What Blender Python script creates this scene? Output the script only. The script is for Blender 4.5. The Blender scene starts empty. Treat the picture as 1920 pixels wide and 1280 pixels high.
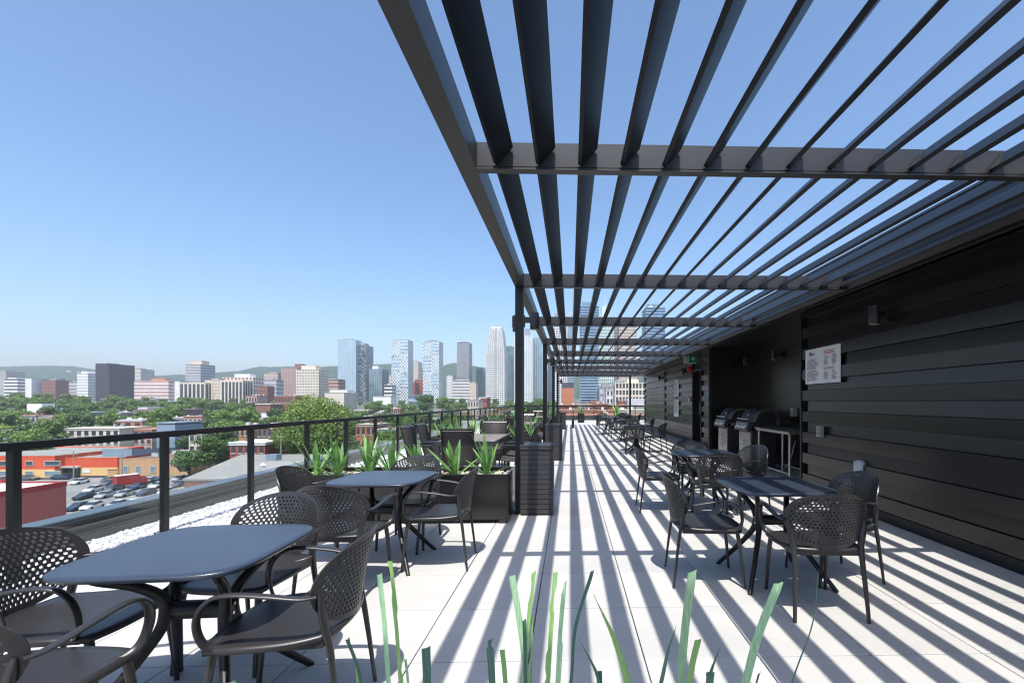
import bpy, bmesh, math, random
from mathutils import Vector, Matrix, noise
R = math.radians
sc = bpy.context.scene
C = sc.collection

# ------------------------------------------------------------------ camera
F, CX, HV, CAMZ, YAW = 867.0, 1095.0, 752.5, 1.4, 1.72     # pixels (1920 wide), metres, degrees
cam = bpy.data.cameras.new('camera'); co = bpy.data.objects.new('camera', cam); C.objects.link(co)
cam.sensor_width = 36; cam.lens = 36 * F / 1920
cam.shift_x = (960 - CX) / 1920; cam.shift_y = (HV - 640) / 1920
cam.clip_start = .05; cam.clip_end = 20000
co.location = (0, 0, CAMZ); co.rotation_euler = (R(90), 0, R(-YAW))
sc.camera = co

# ------------------------------------------------------------------ world, sun, exposure
SUN_EL = 64.7
SUN_AZ = 2.2                      # degrees the sun stands to the right of straight behind the camera
w = bpy.data.worlds.new('World'); sc.world = w; w.use_nodes = True
nt = w.node_tree; bg = nt.nodes['Background']
sky = nt.nodes.new('ShaderNodeTexSky'); sky.sky_type = 'NISHITA'; sky.sun_disc = False
sky.sun_elevation = R(SUN_EL); sky.sun_rotation = R(180 - SUN_AZ)
sky.altitude = 50; sky.air_density = 1.0; sky.dust_density = 2.0; sky.ozone_density = 3.6
hs = nt.nodes.new('ShaderNodeHueSaturation'); hs.inputs['Saturation'].default_value = 1.10; hs.inputs['Hue'].default_value = .497; hs.inputs['Value'].default_value = 1.0
nt.links.new(sky.outputs[0], hs.inputs['Color']); nt.links.new(hs.outputs[0], bg.inputs[0]); bg.inputs[1].default_value = .15
sl = bpy.data.lights.new('sun', 'SUN'); so = bpy.data.objects.new('sun', sl); C.objects.link(so)
sl.energy = 4.2; sl.angle = R(.5); sl.color = (1, .955, .89)
sd = Vector((math.sin(R(SUN_AZ)) * math.cos(R(SUN_EL)), -math.cos(R(SUN_AZ)) * math.cos(R(SUN_EL)), math.sin(R(SUN_EL))))
so.rotation_euler = sd.to_track_quat('Z', 'Y').to_euler(); so.location = (0, -10, 30)
sc.view_settings.view_transform = 'Standard'; sc.view_settings.look = 'None'
sc.view_settings.gamma = 1; sc.view_settings.use_curve_mapping = False
sc.view_settings.exposure = .68
sc.cycles.max_bounces = 8; sc.cycles.transparent_max_bounces = 24
sc.cycles.volume_bounces = 0; sc.cycles.filter_width = 1.2

# ------------------------------------------------------------------ materials
def newmat(name):
    m = bpy.data.materials.new(name); m.use_nodes = True
    return m, m.node_tree, m.node_tree.nodes['Principled BSDF']
def mat(name, col, rough=.6, metal=0, var=0, scale=5, bump=0, bscale=None, spec=.5, coat=0, stretch=None, coord='Object', rnd=0, detail=4):
    m, t, b = newmat(name)
    b.inputs['Base Color'].default_value = (*col, 1)
    b.inputs['Roughness'].default_value = rough; b.inputs['Metallic'].default_value = metal
    b.inputs['Specular IOR Level'].default_value = spec
    if coat: b.inputs['Coat Weight'].default_value = coat; b.inputs['Coat Roughness'].default_value = .08
    if var or bump or rnd:
        tc = t.nodes.new('ShaderNodeTexCoord'); mp = t.nodes.new('ShaderNodeMapping')
        t.links.new(tc.outputs[coord], mp.inputs[0])
        if stretch: mp.inputs['Scale'].default_value = stretch
    src = None
    if var:
        n = t.nodes.new('ShaderNodeTexNoise'); n.inputs['Scale'].default_value = scale; n.inputs['Detail'].default_value = detail
        t.links.new(mp.outputs[0], n.inputs[0])
        cr = t.nodes.new('ShaderNodeMapRange'); cr.inputs[1].default_value = .3; cr.inputs[2].default_value = .7
        cr.inputs[3].default_value = 1 - var; cr.inputs[4].default_value = 1 + var
        t.links.new(n.outputs[0], cr.inputs[0]); src = cr.outputs[0]
    if rnd:
        oi = t.nodes.new('ShaderNodeObjectInfo'); r2 = t.nodes.new('ShaderNodeMapRange')
        r2.inputs[3].default_value = 1 - rnd; r2.inputs[4].default_value = 1 + rnd
        t.links.new(oi.outputs['Random'], r2.inputs[0])
        if src:
            mu = t.nodes.new('ShaderNodeMath'); mu.operation = 'MULTIPLY'
            t.links.new(src, mu.inputs[0]); t.links.new(r2.outputs[0], mu.inputs[1]); src = mu.outputs[0]
        else: src = r2.outputs[0]
    if src:
        mx = t.nodes.new('ShaderNodeVectorMath'); mx.operation = 'SCALE'
        mx.inputs[0].default_value = col; t.links.new(src, mx.inputs['Scale'])
        t.links.new(mx.outputs[0], b.inputs['Base Color'])
    if bump:
        n2 = t.nodes.new('ShaderNodeTexNoise'); n2.inputs['Scale'].default_value = bscale or scale * 4; n2.inputs['Detail'].default_value = 6
        t.links.new(mp.outputs[0], n2.inputs[0])
        bp = t.nodes.new('ShaderNodeBump'); bp.inputs['Strength'].default_value = bump; bp.inputs['Distance'].default_value = .01
        t.links.new(n2.outputs[0], bp.inputs['Height']); t.links.new(bp.outputs[0], b.inputs['Normal'])
    return m
M = {}
M['metal'] = mat('charcoal_powder_coat', (.012, .012, .014), .42, .0, .12, 3, .05, 900, spec=.4)
M['blade'] = mat('pergola_blade_coat', (.005, .0075, .013), .42, .0, .12, 2, .03, 700, spec=.3, rnd=.12)
M['beam'] = mat('pergola_beam_coat', (.024, .024, .027), .42, .0, .1, 3, .05, 700, spec=.6)
M['siding'] = mat('black_metal_siding', (.0115, .009, .009), .25, 0, .2, 1.2, .03, 120, spec=.6, stretch=(1, .25, 2), rnd=.1)
M['siding_back'] = mat('black_recess', (.006, .006, .007), .7)
M['plastic'] = mat('bronze_grey_resin', (.027, .0255, .0265), .36, 0, .08, 6, .06, 500, spec=.5)
M['tabletop'] = mat('dark_grey_tabletop', (.026, .035, .055), .30, 0, .14, 3, .10, 260, spec=.65)
M['planter'] = mat('dark_bronze_steel', (.008, .007, .007), .2, .0, .25, 2.5, .02, 60, spec=.6)
M['slat'] = mat('charcoal_composite_slat', (.034, .032, .036), .5, 0, .15, 5, .1, 80, stretch=(.5, 4, 4), rnd=.08)
M['slab'] = mat('pale_concrete_paver', (.455, .447, .428), .85, 0, .07, 1.7, .35, 160, spec=.2, rnd=.045)
M['joint'] = mat('dark_joint', (.10, .095, .09), .9)
M['membrane'] = mat('black_roof_flashing', (.030, .032, .037), .38, 0, .06, .8)
M['cap'] = mat('blue_grey_parapet_cap', (.10, .12, .15), .32, .2, .08, 1)
M['gravel'] = mat('white_gravel', (.46, .46, .46), .9, 0, .25, 60, .8, 110)
M['stone_w'] = mat('white_stone', (.50, .50, .50), .85, 0, .12, 30, coord='Object')
M['pebble'] = mat('beige_river_pebble', (.40, .35, .28), .6, 0, .35, 22)
M['soil'] = mat('dark_soil', (.03, .022, .016), .95, 0, .3, 20, .5, 60)
M['steel'] = mat('brushed_stainless', (.42, .40, .38), .32, .9, .1, 8, .05, 200, stretch=(1, 1, 12))
M['grill'] = mat('dark_grill_enamel', (.055, .052, .055), .3, .4, .1, 4, spec=.6)
M['chrome'] = mat('polished_steel', (.6, .59, .58), .2, 1)
M['white'] = mat('white_panel', (.75, .76, .78), .5, 0, .04, 6)
M['ink'] = mat('printed_ink', (.06, .06, .07), .7)
M['inkred'] = mat('printed_red', (.55, .05, .07), .7)
M['inkblue'] = mat('printed_blue', (.10, .12, .28), .7)
M['green_sign'] = mat('exit_sign_green', (.0, .30, .17), .4)
M['red'] = mat('alarm_red', (.55, .015, .02), .3)
M['wood'] = mat('weathered_wood_plank', (.20, .16, .135), .6, 0, .2, 4, .1, 60, stretch=(6, .6, 6), rnd=.12)
M['sling'] = mat('dark_brown_sling', (.040, .034, .033), .65, 0, .12, 30, .3, 300)
M['paleplastic'] = mat('clear_cover', (.45, .47, .5), .25)
M['pvc'] = mat('concrete_wall', (.25, .24, .23), .8, 0, .1, 1)
M['asphalt'] = mat('asphalt', (.23, .23, .23), .9, 0, .18, .15, .2, 3, coord='Object')
M['white_line'] = mat('painted_line', (.6, .6, .6), .8)
M['tyre'] = mat('rubber', (.02, .02, .02), .8)
M['pole'] = mat('pole_grey', (.25, .25, .24), .6)

def leafmat(name, c1, c2, scale=.6, rnd=.25, trans=.38, rough=.5, stretch=None):
    m, t, b = newmat(name)
    tc = t.nodes.new('ShaderNodeTexCoord'); n = t.nodes.new('ShaderNodeTexNoise'); n.inputs['Scale'].default_value = scale
    n.inputs['Detail'].default_value = 3
    if stretch:
        mp = t.nodes.new('ShaderNodeMapping'); mp.inputs['Scale'].default_value = stretch; t.links.new(tc.outputs['Object'], mp.inputs[0]); t.links.new(mp.outputs[0], n.inputs[0])
    else: t.links.new(tc.outputs['Object'], n.inputs[0])
    mr = t.nodes.new('ShaderNodeMapRange'); mr.inputs[1].default_value = .35; mr.inputs[2].default_value = .65
    t.links.new(n.outputs[0], mr.inputs[0])
    mx = t.nodes.new('ShaderNodeMix'); mx.data_type = 'RGBA'; mx.inputs[6].default_value = (*c1, 1); mx.inputs[7].default_value = (*c2, 1)
    t.links.new(mr.outputs[0], mx.inputs[0])
    oi = t.nodes.new('ShaderNodeObjectInfo'); r2 = t.nodes.new('ShaderNodeMapRange')
    r2.inputs[3].default_value = 1 - rnd; r2.inputs[4].default_value = 1 + rnd
    t.links.new(oi.outputs['Random'], r2.inputs[0])
    sc_ = t.nodes.new('ShaderNodeVectorMath'); sc_.operation = 'SCALE'
    t.links.new(mx.outputs[2], sc_.inputs[0]); t.links.new(r2.outputs[0], sc_.inputs['Scale'])
    t.links.new(sc_.outputs[0], b.inputs['Base Color'])
    b.inputs['Roughness'].default_value = rough
    tr = t.nodes.new('ShaderNodeBsdfTranslucent'); t.links.new(sc_.outputs[0], tr.inputs[0])
    ms = t.nodes.new('ShaderNodeMixShader'); ms.inputs[0].default_value = trans
    t.links.new(b.outputs[0], ms.inputs[1]); t.links.new(tr.outputs[0], ms.inputs[2])
    t.links.new(ms.outputs[0], t.nodes['Material Output'].inputs[0])
    return m
M['leaf'] = leafmat('tree_leaves', (.085, .165, .035), (.17, .26, .06), .35)
M['leaf_b'] = leafmat('sunny_green_leaves', (.115, .20, .035), (.22, .30, .06), .30, .1)
M['leaf_y'] = leafmat('yellow_green_leaves', (.16, .25, .05), (.26, .34, .075), .35, .15)
M['leaf_d'] = leafmat('dark_green_leaves', (.06, .125, .04), (.11, .185, .055), .35)
M['yucca'] = leafmat('sword_leaf', (.09, .22, .06), (.26, .46, .13), 6, .3, .3, .38)
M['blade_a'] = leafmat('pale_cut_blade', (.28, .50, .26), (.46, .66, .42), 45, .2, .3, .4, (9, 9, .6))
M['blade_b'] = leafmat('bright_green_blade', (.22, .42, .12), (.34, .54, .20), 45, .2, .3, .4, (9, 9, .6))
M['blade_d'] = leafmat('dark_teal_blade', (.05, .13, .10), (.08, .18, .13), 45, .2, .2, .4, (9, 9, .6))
M['bark'] = mat('bark', (.07, .055, .045), .9, 0, .2, 4)

def glassmat(name, tint, ior=1.5, extra=0):
    m, t, b = newmat(name); t.nodes.remove(b)
    tr = t.nodes.new('ShaderNodeBsdfTransparent'); tr.inputs[0].default_value = (*tint, 1)
    gl = t.nodes.new('ShaderNodeBsdfGlossy'); gl.inputs['Roughness'].default_value = .02
    lw = t.nodes.new('ShaderNodeLayerWeight'); lw.inputs[0].default_value = .5
    pw = t.nodes.new('ShaderNodeMath'); pw.operation = 'POWER'; pw.inputs[1].default_value = 5
    fr = t.nodes.new('ShaderNodeMath'); fr.operation = 'MULTIPLY_ADD'; fr.inputs[1].default_value = .9; fr.inputs[2].default_value = .035
    t.links.new(lw.outputs['Facing'], pw.inputs[0]); t.links.new(pw.outputs[0], fr.inputs[0])
    ms = t.nodes.new('ShaderNodeMixShader')
    t.links.new(fr.outputs[0], ms.inputs[0]); t.links.new(tr.outputs[0], ms.inputs[1]); t.links.new(gl.outputs[0], ms.inputs[2])
    t.links.new(ms.outputs[0], t.nodes['Material Output'].inputs[0])
    return m
M['glass'] = glassmat('clear_balustrade_glass', (.93, .96, .95))

# ------------------------------------------------------------------ mesh builder
class MB:
    def __init__(s): s.v = []; s.f = []; s.sm = []
    def add(s, vs, fs, smooth=False):
        o = len(s.v); s.v += [tuple(p) for p in vs]; s.f += [tuple(i + o for i in f) for f in fs]; s.sm += [smooth] * len(fs)
    def box(s, x0, x1, y0, y1, z0, z1, rz=0, c=None):
        vs = [(x, y, z) for z in (z0, z1) for y in (y0, y1) for x in (x0, x1)]
        if rz:
            c = c or ((x0 + x1) / 2, (y0 + y1) / 2); cs, sn = math.cos(rz), math.sin(rz)
            vs = [(c[0] + (x - c[0]) * cs - (y - c[1]) * sn, c[1] + (x - c[0]) * sn + (y - c[1]) * cs, z) for x, y, z in vs]
        s.add(vs, [(0, 2, 3, 1), (4, 5, 7, 6), (0, 1, 5, 4), (1, 3, 7, 5), (3, 2, 6, 7), (2, 0, 4, 6)])
    def cbox(s, cx, cy, cz, sx, sy, sz, rz=0): s.box(cx - sx / 2, cx + sx / 2, cy - sy / 2, cy + sy / 2, cz - sz / 2, cz + sz / 2, rz)
    def prism(s, poly, z0, z1):
        n = len(poly)
        vs = [(x, y, z0) for x, y in poly] + [(x, y, z1) for x, y in poly]
        s.add(vs, [tuple(range(n - 1, -1, -1)), tuple(range(n, 2 * n))] + [(i, (i + 1) % n, (i + 1) % n + n, i + n) for i in range(n)])
    def prism_axis(s, poly, a0, a1, axis='x'):
        n = len(poly)
        P = (lambda p, a: (a, p[0], p[1])) if axis == 'x' else (lambda p, a: (p[0], a, p[1]))
        vs = [P(p, a0) for p in poly] + [P(p, a1) for p in poly]
        s.add(vs, [tuple(range(n - 1, -1, -1)), tuple(range(n, 2 * n))] + [(i, (i + 1) % n, (i + 1) % n + n, i + n) for i in range(n)])
    def tube(s, pts, rad, n=8, flat=None, up=(0, 0, 1), smooth=True):
        """sweep an ellipse: rad = radius or list; flat = ratio of the second axis"""
        pts = [Vector(p) for p in pts]; k = len(pts)
        if not isinstance(rad, (list, tuple)): rad = [rad] * k
        vs = []; prev = Vector(up)
        for i, p in enumerate(pts):
            t = (pts[min(i + 1, k - 1)] - pts[max(i - 1, 0)]).normalized()
            a = prev - t * prev.dot(t)
            if a.length < 1e-4: a = Vector((1, 0, 0)) - t * t.x
            a.normalize(); b = t.cross(a); prev = a
            fr = flat or 1
            for j in range(n):
                an = 2 * math.pi * j / n
                vs.append(p + a * math.cos(an) * rad[i] * fr + b * math.sin(an) * rad[i])
        fs = [(i * n + j, i * n + (j + 1) % n, (i + 1) * n + (j + 1) % n, (i + 1) * n + j) for i in range(k - 1) for j in range(n)]
        s.add(vs, fs, smooth)
        s.add(vs[:n], [tuple(range(n - 1, -1, -1))]); s.add(vs[-n:], [tuple(range(n))])
    def cyl(s, x, y, z0, z1, r, n=16, r2=None): s.tube([(x, y, z0), (x, y, z1)], [r, r2 or r], n, up=(1, 0, 0))
    def mesh(s, name, m):
        me = bpy.data.meshes.new(name); me.from_pydata(s.v, [], s.f); me.materials.append(m)
        me.polygons.foreach_set('use_smooth', s.sm); me.update()
        return me
    def build(s, name, m, parent=None, **k):
        o = bpy.data.objects.new(name, s.mesh(name, m)); C.objects.link(o)
        if parent: o.parent = parent
        for a, b in k.items():
            if a == 'loc': o.location = b
            elif a == 'rz': o.rotation_euler = (0, 0, b)
            else: o[a] = b
        return o
def cat(pts, sub=5):
    """Catmull-Rom through pts"""
    P = [Vector(p) for p in pts]; P = [2 * P[0] - P[1]] + P + [2 * P[-1] - P[-2]]; out = []
    for i in range(1, len(P) - 2):
        for k in range(sub):
            t = k / sub; a, b, c, d = P[i - 1:i + 3]
            out.append(.5 * ((2 * b) + (c - a) * t + (2 * a - 5 * b + 4 * c - d) * t * t + (3 * b - a - 3 * c + d) * t ** 3))
    out.append(P[-2]); return out
def lerp_list(vals, n):
    return [vals[0] if len(vals) == 1 else (lambda t: vals[min(int(t), len(vals) - 2)] * (1 - (t - min(int(t), len(vals) - 2))) + vals[min(int(t), len(vals) - 2) + 1] * (t - min(int(t), len(vals) - 2)))(i * (len(vals) - 1) / (n - 1)) for i in range(n)]
def empty(name, label, cat_, loc=(0, 0, 0), rz=0, group=None):
    o = bpy.data.objects.new(name, None); C.objects.link(o); o.location = loc; o.rotation_euler = (0, 0, rz)
    o.empty_display_size = .1
    o['label'] = label; o['category'] = cat_
    if group: o['group'] = group
    return o
def copy_tree(o, parent=None):
    c = o.copy(); C.objects.link(c)
    if parent: c.parent = parent
    for ch in o.children: copy_tree(ch, c)
    return c
def place(proto, used, loc, rz, label, group):
    o = proto if not used else copy_tree(proto)
    o.location = loc; o.rotation_euler = (0, 0, rz); o['label'] = label
    if group: o['group'] = group
    elif 'group' in o: del o['group']
    return o
cth, sth = math.cos(R(YAW)), math.sin(R(YAW))
def ratio(u): a = (u - CX) / F; return (a * cth + sth) / (cth - a * sth)
def XU(u, Y): return Y * ratio(u)                        # world x of a sight line at depth Y
def ZV(v, X, Y): return CAMZ + (HV - v) * (Y * cth + X * sth) / F
# ================================================================== TERRACE
S = .6314
DX0, DX1, DY0, DY1 = -4.01, 3.66, -1.9, 34.75
roof = MB(); roof.box(-5.40, 9.2, -4.5, 35.6, -.5, -.062)
roof.build('roof_slab', M['joint'], kind='structure')
hb = empty('host_building', 'concrete block whose flat roof carries the terrace', 'building', (0, 0, -20.3))
b = MB(); b.box(-5.35, 9.15, -4.4, 35.5, 0, 19.79); b.build('wall', M['pvc'], hb)
floor = MB(); floor.box(DX0, 9.1, DY0, DY1, -.06, -.052); fl = floor.build('terrace_floor', M['joint'], kind='structure')
# pavers, each a slab of its own; the farthest ones joined
random.seed(3)
slabs = []
col0 = -int(math.ceil((.406 - DX0) / S))
for i in range(col0, 20):
    x0 = .406 + i * S; x1 = x0 + S
    if x0 > 9: break
    for j in range(-7, 52):
        y0 = 2.51 + j * S; y1 = y0 + S
        if y1 > DY1 + .3: break
        if x0 > 4.75 and y0 < 26.3: continue
        if x0 > 3.6 and y0 < 7.2: continue
        slabs.append((x0, x1, y0, min(y1, DY1)))
vis = [s for s in slabs if s[2] > 1.2]
def key(s): return (s[2] + S / 2) ** 2 + (s[0] + S / 2) ** 2
vis.sort(key=key)
near = vis[:300]; ns = set(near)
sm = MB(); g = .003
sm.box(g, S - g, g, S - g, -.05, 0)
sme = bpy.data.meshes.new('paving_slab')
bm = bmesh.new(); tmp = sm.mesh('t', M['slab']); bm.from_mesh(tmp)
bmesh.ops.bevel(bm, geom=[e for e in bm.edges if all(v.co.z > -.01 for v in e.verts)], offset=.0025, segments=1, affect='EDGES')
bm.to_mesh(sme); bm.free(); sme.materials.append(M['slab'])
far = MB()
for s in slabs:
    full = abs((s[3] - s[2]) - S) < .01
    if s in ns and full:
        o = bpy.data.objects.new('paving_slab', sme); C.objects.link(o); o.parent = fl
        o.location = (s[0], s[2], random.uniform(-.0012, .0012)); o.rotation_euler = (random.uniform(-.0012, .0012), random.uniform(-.0012, .0012), random.uniform(-.001, .001))
    else: far.box(s[0] + g, s[1] - g, s[2] + g, s[3] - g, -.05, random.uniform(-.001, .001))
far.build('distant_paving_slabs', M['slab'], fl, kind='stuff')

# gravel strip and parapet
gr = MB(); gr.box(-4.93, DX0 - .012, -2.5, 34.7, -.058, -.03); gr.build('gravel_bed', M['gravel'], kind='structure')
st = MB(); random.seed(5)
ico = [(0, 0, 1), (.89, 0, .45), (.28, .85, .45), (-.72, .53, .45), (-.72, -.53, .45), (.28, -.85, .45), (.72, .53, -.45), (-.28, .85, -.45), (-.89, 0, -.45), (-.28, -.85, -.45), (.72, -.53, -.45), (0, 0, -1)]
icf = [(0, 1, 2), (0, 2, 3), (0, 3, 4), (0, 4, 5), (0, 5, 1), (1, 6, 2), (2, 7, 3), (3, 8, 4), (4, 9, 5), (5, 10, 1), (6, 7, 2), (7, 8, 3), (8, 9, 4), (9, 10, 5), (10, 6, 1), (11, 7, 6), (11, 8, 7), (11, 9, 8), (11, 10, 9), (11, 6, 10)]
def stones(mb, n, x0, x1, y0, y1, z, r0, r1, ypow=1):
    for _ in range(n):
        x = random.uniform(x0, x1); y = y0 + (y1 - y0) * random.random() ** ypow; r = random.uniform(r0, r1)
        m = Matrix.Rotation(random.uniform(0, 6.3), 3, 'Z') @ Matrix.Rotation(random.uniform(-.5, .5), 3, 'X')
        sx, sy, sz = r * random.uniform(.8, 1.4), r * random.uniform(.7, 1.1), r * random.uniform(.5, .8)
        mb.add([(lambda q: (x + q.x, y + q.y, z + q.z))(m @ Vector((a * sx, b_ * sy, c * sz))) for a, b_, c in ico], icf)
stones(st, 7000, -4.90, -4.03, 1.2, 10, -.025, .014, .028, 1.25)
stones(st, 2500, -4.90, -4.03, 9, 30, -.02, .03, .05, 1)
st.build('white_gravel', M['stone_w'], kind='stuff')

par = empty('roof_parapet', 'low black roof parapet with a blue grey metal cap beyond the white gravel', 'parapet', (-5.1, 15, 0))
def P_(mb, name, m, parent, loc):      # build with world coordinates under a parent placed at loc
    mb.v = [(x - loc[0], y - loc[1], z - loc[2]) for x, y, z in mb.v]
    return mb.build(name, m, parent)
pl = (-5.1, 15, 0)
b = MB(); b.box(-5.35, -5.10, -3, 34.95, -.4, .165); b.box(-5.35, 9.1, 34.951, 35.3, -.4, .30); P_(b, 'upstand', M['membrane'], par, pl)
b = MB(); b.box(-5.10, -4.93, -3, 34.70, -.4, .045); b.box(-5.095, -5.03, -3, 34.7, .046, .105); b.box(-4.975, -4.95, -3, 34.7, .046, .06); P_(b, 'ledge', M['membrane'], par, pl)
for k in range(13):
    y0 = -3 + k * 2.93
    b = MB(); b.box(-5.40, -5.17, y0, y0 + 2.915, .166, .190); b.box(-5.17, -5.145, y0, y0 + 2.915, .130, .186)
    P_(b, 'metal_cap', M['cap'], par, pl)
b = MB(); b.box(-5.3, 9.1, 34.90, 35.34, .301, .33); P_(b, 'metal_cap', M['cap'], par, pl)

# glass balustrade
bal = empty('glass_balustrade', 'glass balustrade with black posts and a flat black handrail along the roof edge', 'railing', (-4.42, 15, 0))
pl = (-4.42, 15, 0); RX = -4.42
ys = [3.81 + 1.365 * k for k in range(-3, 23)] + [34.6]
pm = MB(); pm.box(-.028, .028, -.030, .030, -.05, 1.0115); pm.box(-.06, .06, -.06, .06, -.03, -.015)
pme = pm.mesh('post', M['metal'])
for y in ys:
    o = bpy.data.objects.new('post', pme); C.objects.link(o); o.parent = bal; o.location = (0, y - 15, 0)
b = MB(); b.box(RX - .032, RX + .032, -.6, 34.66, 1.012, 1.076); P_(b, 'handrail', M['metal'], bal, pl)
for a, c in zip(ys[:-1], ys[1:]):
    if c - a < .3: continue
    b = MB(); b.box(RX - .005, RX + .005, a + .045, c - .045, .07, .985); P_(b, 'glass_panel', M['glass'], bal, pl)
bal2 = empty('end_balustrade', 'glass balustrade closing the far end of the terrace in front of the brick houses', 'railing', (2, 34.6, 0)); pl = (2, 34.6, 0)
xs = [RX + 1.55 * k for k in range(1, 9)]
for x in xs:
    o = bpy.data.objects.new('post', pme); C.objects.link(o); o.parent = bal2; o.location = (x - 2, 0, 0)
b = MB(); b.box(RX + .033, 9.1, 34.57, 34.63, 1.012, 1.12); P_(b, 'handrail', M['metal'], bal2, pl)
for a, c in zip([RX] + xs[:-1], xs):
    b = MB(); b.box(a + .045, c - .045, 34.595, 34.605, .07, 1.0); P_(b, 'glass_panel', M['glass'], bal2, pl)

# ================================================================== PERGOLA
HB, HT = 2.835, 3.01
BY = [2.87 + 2.95 * k for k in range(-1, 9)]
pg = empty('pergola', 'charcoal metal pergola with slanted slats running along the terrace', 'pergola', (-.63, 5.8, 0)); pl = (-.63, 5.8, 0)
PX0, PX1 = -.690, -.580
for k in (2, 4, 6, 8):          # posts under every second beam
    y = BY[k] + .02
    b = MB(); b.box(PX0 + .004, PX1 - .004, y - .05, y + .05, 0, HB); b.box(PX0 - .02, PX1 + .02, y - .075, y + .075, 0.001, .012)
    P_(b, 'post', M['metal'], pg, pl)
b = MB(); b.box(3.39, 3.49, BY[9] - .04, BY[9] + .06, 0, HB); P_(b, 'post', M['metal'], pg, pl)
b = MB(); b.box(PX0, PX1, -3.0, BY[9] + .1, HB, HT); P_(b, 'edge_beam', M['beam'], pg, pl)
for y in BY:
    b = MB(); b.box(PX1 + .002, 3.56, y + .012, y + .045, HB + .012, HT - .004)
    b.box(PX1 + .002, 3.56, y, y + .06, HB, HB + .012); b.box(PX1 + .002, 3.56, y + .004, y + .011, HB + .019, HB + .025)
    P_(b, 'cross_beam', M['beam'], pg, pl)
# slanted slats, one piece per bay
LX0, LS = -.473, .2612
wd, th, an = .152, .028, R(49)
def slat_mesh(L):
    ca, sa = math.cos(an), math.sin(an); q = []
    for u_, v_ in ((0, 0), (wd, 0), (wd, th), (0, th)): q.append((u_ * ca - v_ * sa + th * sa, u_ * sa + v_ * ca))
    m = MB(); m.prism_axis(q, 0, L, 'y'); return m.mesh('slat', M['blade'])
Ls = BY[1] - BY[0] - .05
sme_ = slat_mesh(Ls); random.seed(9)
for bi in range(0, 9):
    for k in range(16):
        o = bpy.data.objects.new('slat', sme_); C.objects.link(o); o.parent = pg
        o.location = (LX0 + LS * k - pl[0] + random.uniform(-.001, .001), BY[bi] + .0475 - pl[1], HB + .019)
        b = None
# small fixing brackets at the nearest beams
br = MB()
for bi in (1, 2, 3):
    for k in range(16):
        x = LX0 + LS * k
        for dx, dz in ((.035, .035), (.075, .08)):
            br.tube([(x + dx + .03, BY[bi] + .006, HB + .03 + dz - .012), (x + dx + .03, BY[bi] + .0115, HB + .03 + dz - .012)], .0035, 6, up=(1, 0, 0))
P_(br, 'screws', M['beam'], pg, pl)['kind'] = 'stuff'

# ================================================================== PENTHOUSE WALL (right)
ph = empty('penthouse', 'long low rooftop pavilion clad in black horizontal metal boards', 'building', (4, 10, 0)); pl = (4, 10, 0)
XN, XF, XA = 3.66, 4.16, 4.60          # near wall face, far wall face, alcove back
YN, YJ, YE = 7.24, 12.10, 25.75          # near wall end, alcove far jamb, far end of the pavilion
D0, D1 = 14.61, 15.58                  # doorway
b = MB()
b.box(XN + .09, 8.8, -3, YN - .03, 0, 2.82); b.box(XA + .05, 8.8, YN - .03, YJ + .03, 0, 2.82)
b.box(XF + .09, 8.8, YJ + .03, D0, 0, 2.82); b.box(XF + .55, 8.8, D0, D1, 0, 2.82); b.box(XF + .09, 8.8, D1, YE - .02, 0, 2.82)
b.box(XF + .09, XF + .55, D0, D1, 2.42, 2.82)
P_(b, 'core_wall', M['siding_back'], ph, pl)
def boards(face, y0, y1, z0=.12, z1=2.80, step=.1615, gap=.115, gap_ends=(1, 1), mrand=0):
    """alternating proud and recessed boards along y; face = x of the proud boards"""
    z = z0; k = 0
    while z < z1 - .03:
        h = min(step, z1 - z); proud = k % 2 == 0
        b = MB()
        if proud:
            b.prism_axis([(face + .045, z), (face + .004, z), (face, z + .006), (face, z + h - .008), (face + .045, z + h - .008)], y0, y1, 'y') if 0 else b.box(face, face + .045, y0, y1, z, z + h - .004)
        else:
            b.prism_axis([(face + .034, z + .002), (face + .09, z + .002), (face + .09, z + h - .006), (face + .042, z + h - .006)], y0 + gap * gap_ends[0], y1 - gap * gap_ends[1], 'y')
        P_(b, 'siding_board', M['siding'], ph, pl); z += h; k += 1
boards(XN, 2.3, YN - .04, gap_ends=(0, 1)); boards(XN, -3, 2.296, gap_ends=(0, 0))
boards(XF, YJ + .05, D0 - .06); 
boards(XF, D1 + .06, 20.25); boards(XF, 20.28, YE - .03)
# alcove: plain flush boards on the back wall and both cheeks
z = .1; k = 0
while z < 2.8:
    b = MB(); b.box(XA, XA + .045, YN + .02, YJ - .02, z, z + .2); b.v = b.v
    b2 = MB(); b2.box(XF + .12 if 0 else 3.74, XA - .002, YJ - .015, YJ + .028, z, z + .2)
    b3 = MB(); b3.box(3.76, XA - .002, YN - .025, YN + .015, z, z + .2)
    for bb in (b, b2, b3): P_(bb, 'siding_board', M['siding'], ph, pl)
    z += .2035
# trims
def trim(x0, x1, y0, y1, z0=0, z1=2.81, m='metal', name='corner_trim'):
    b = MB(); b.box(x0, x1, y0, y1, z0, z1); P_(b, name, M[m], ph, pl)
trim(XN - .012, XN + .09, YN - .038, YN - .001, .0); trim(3.66, 3.735, YJ - .02, YJ + .03)
trim(3.735, XF + .09, YJ + .029, YJ + .045)
trim(XF - .01, XF + .085, YE - .028, YE)
trim(XF - .012, XF + .085, D1, D1 + .058, 0, 2.47); trim(XF - .012, XF + .085, D0 - .058, D0, 0, 2.47); trim(XF - .012, XF + .085, D0, D1, 2.40, 2.47)
trim(XF - .006, XF + .05, 20.252, 20.278, .1)
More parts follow.
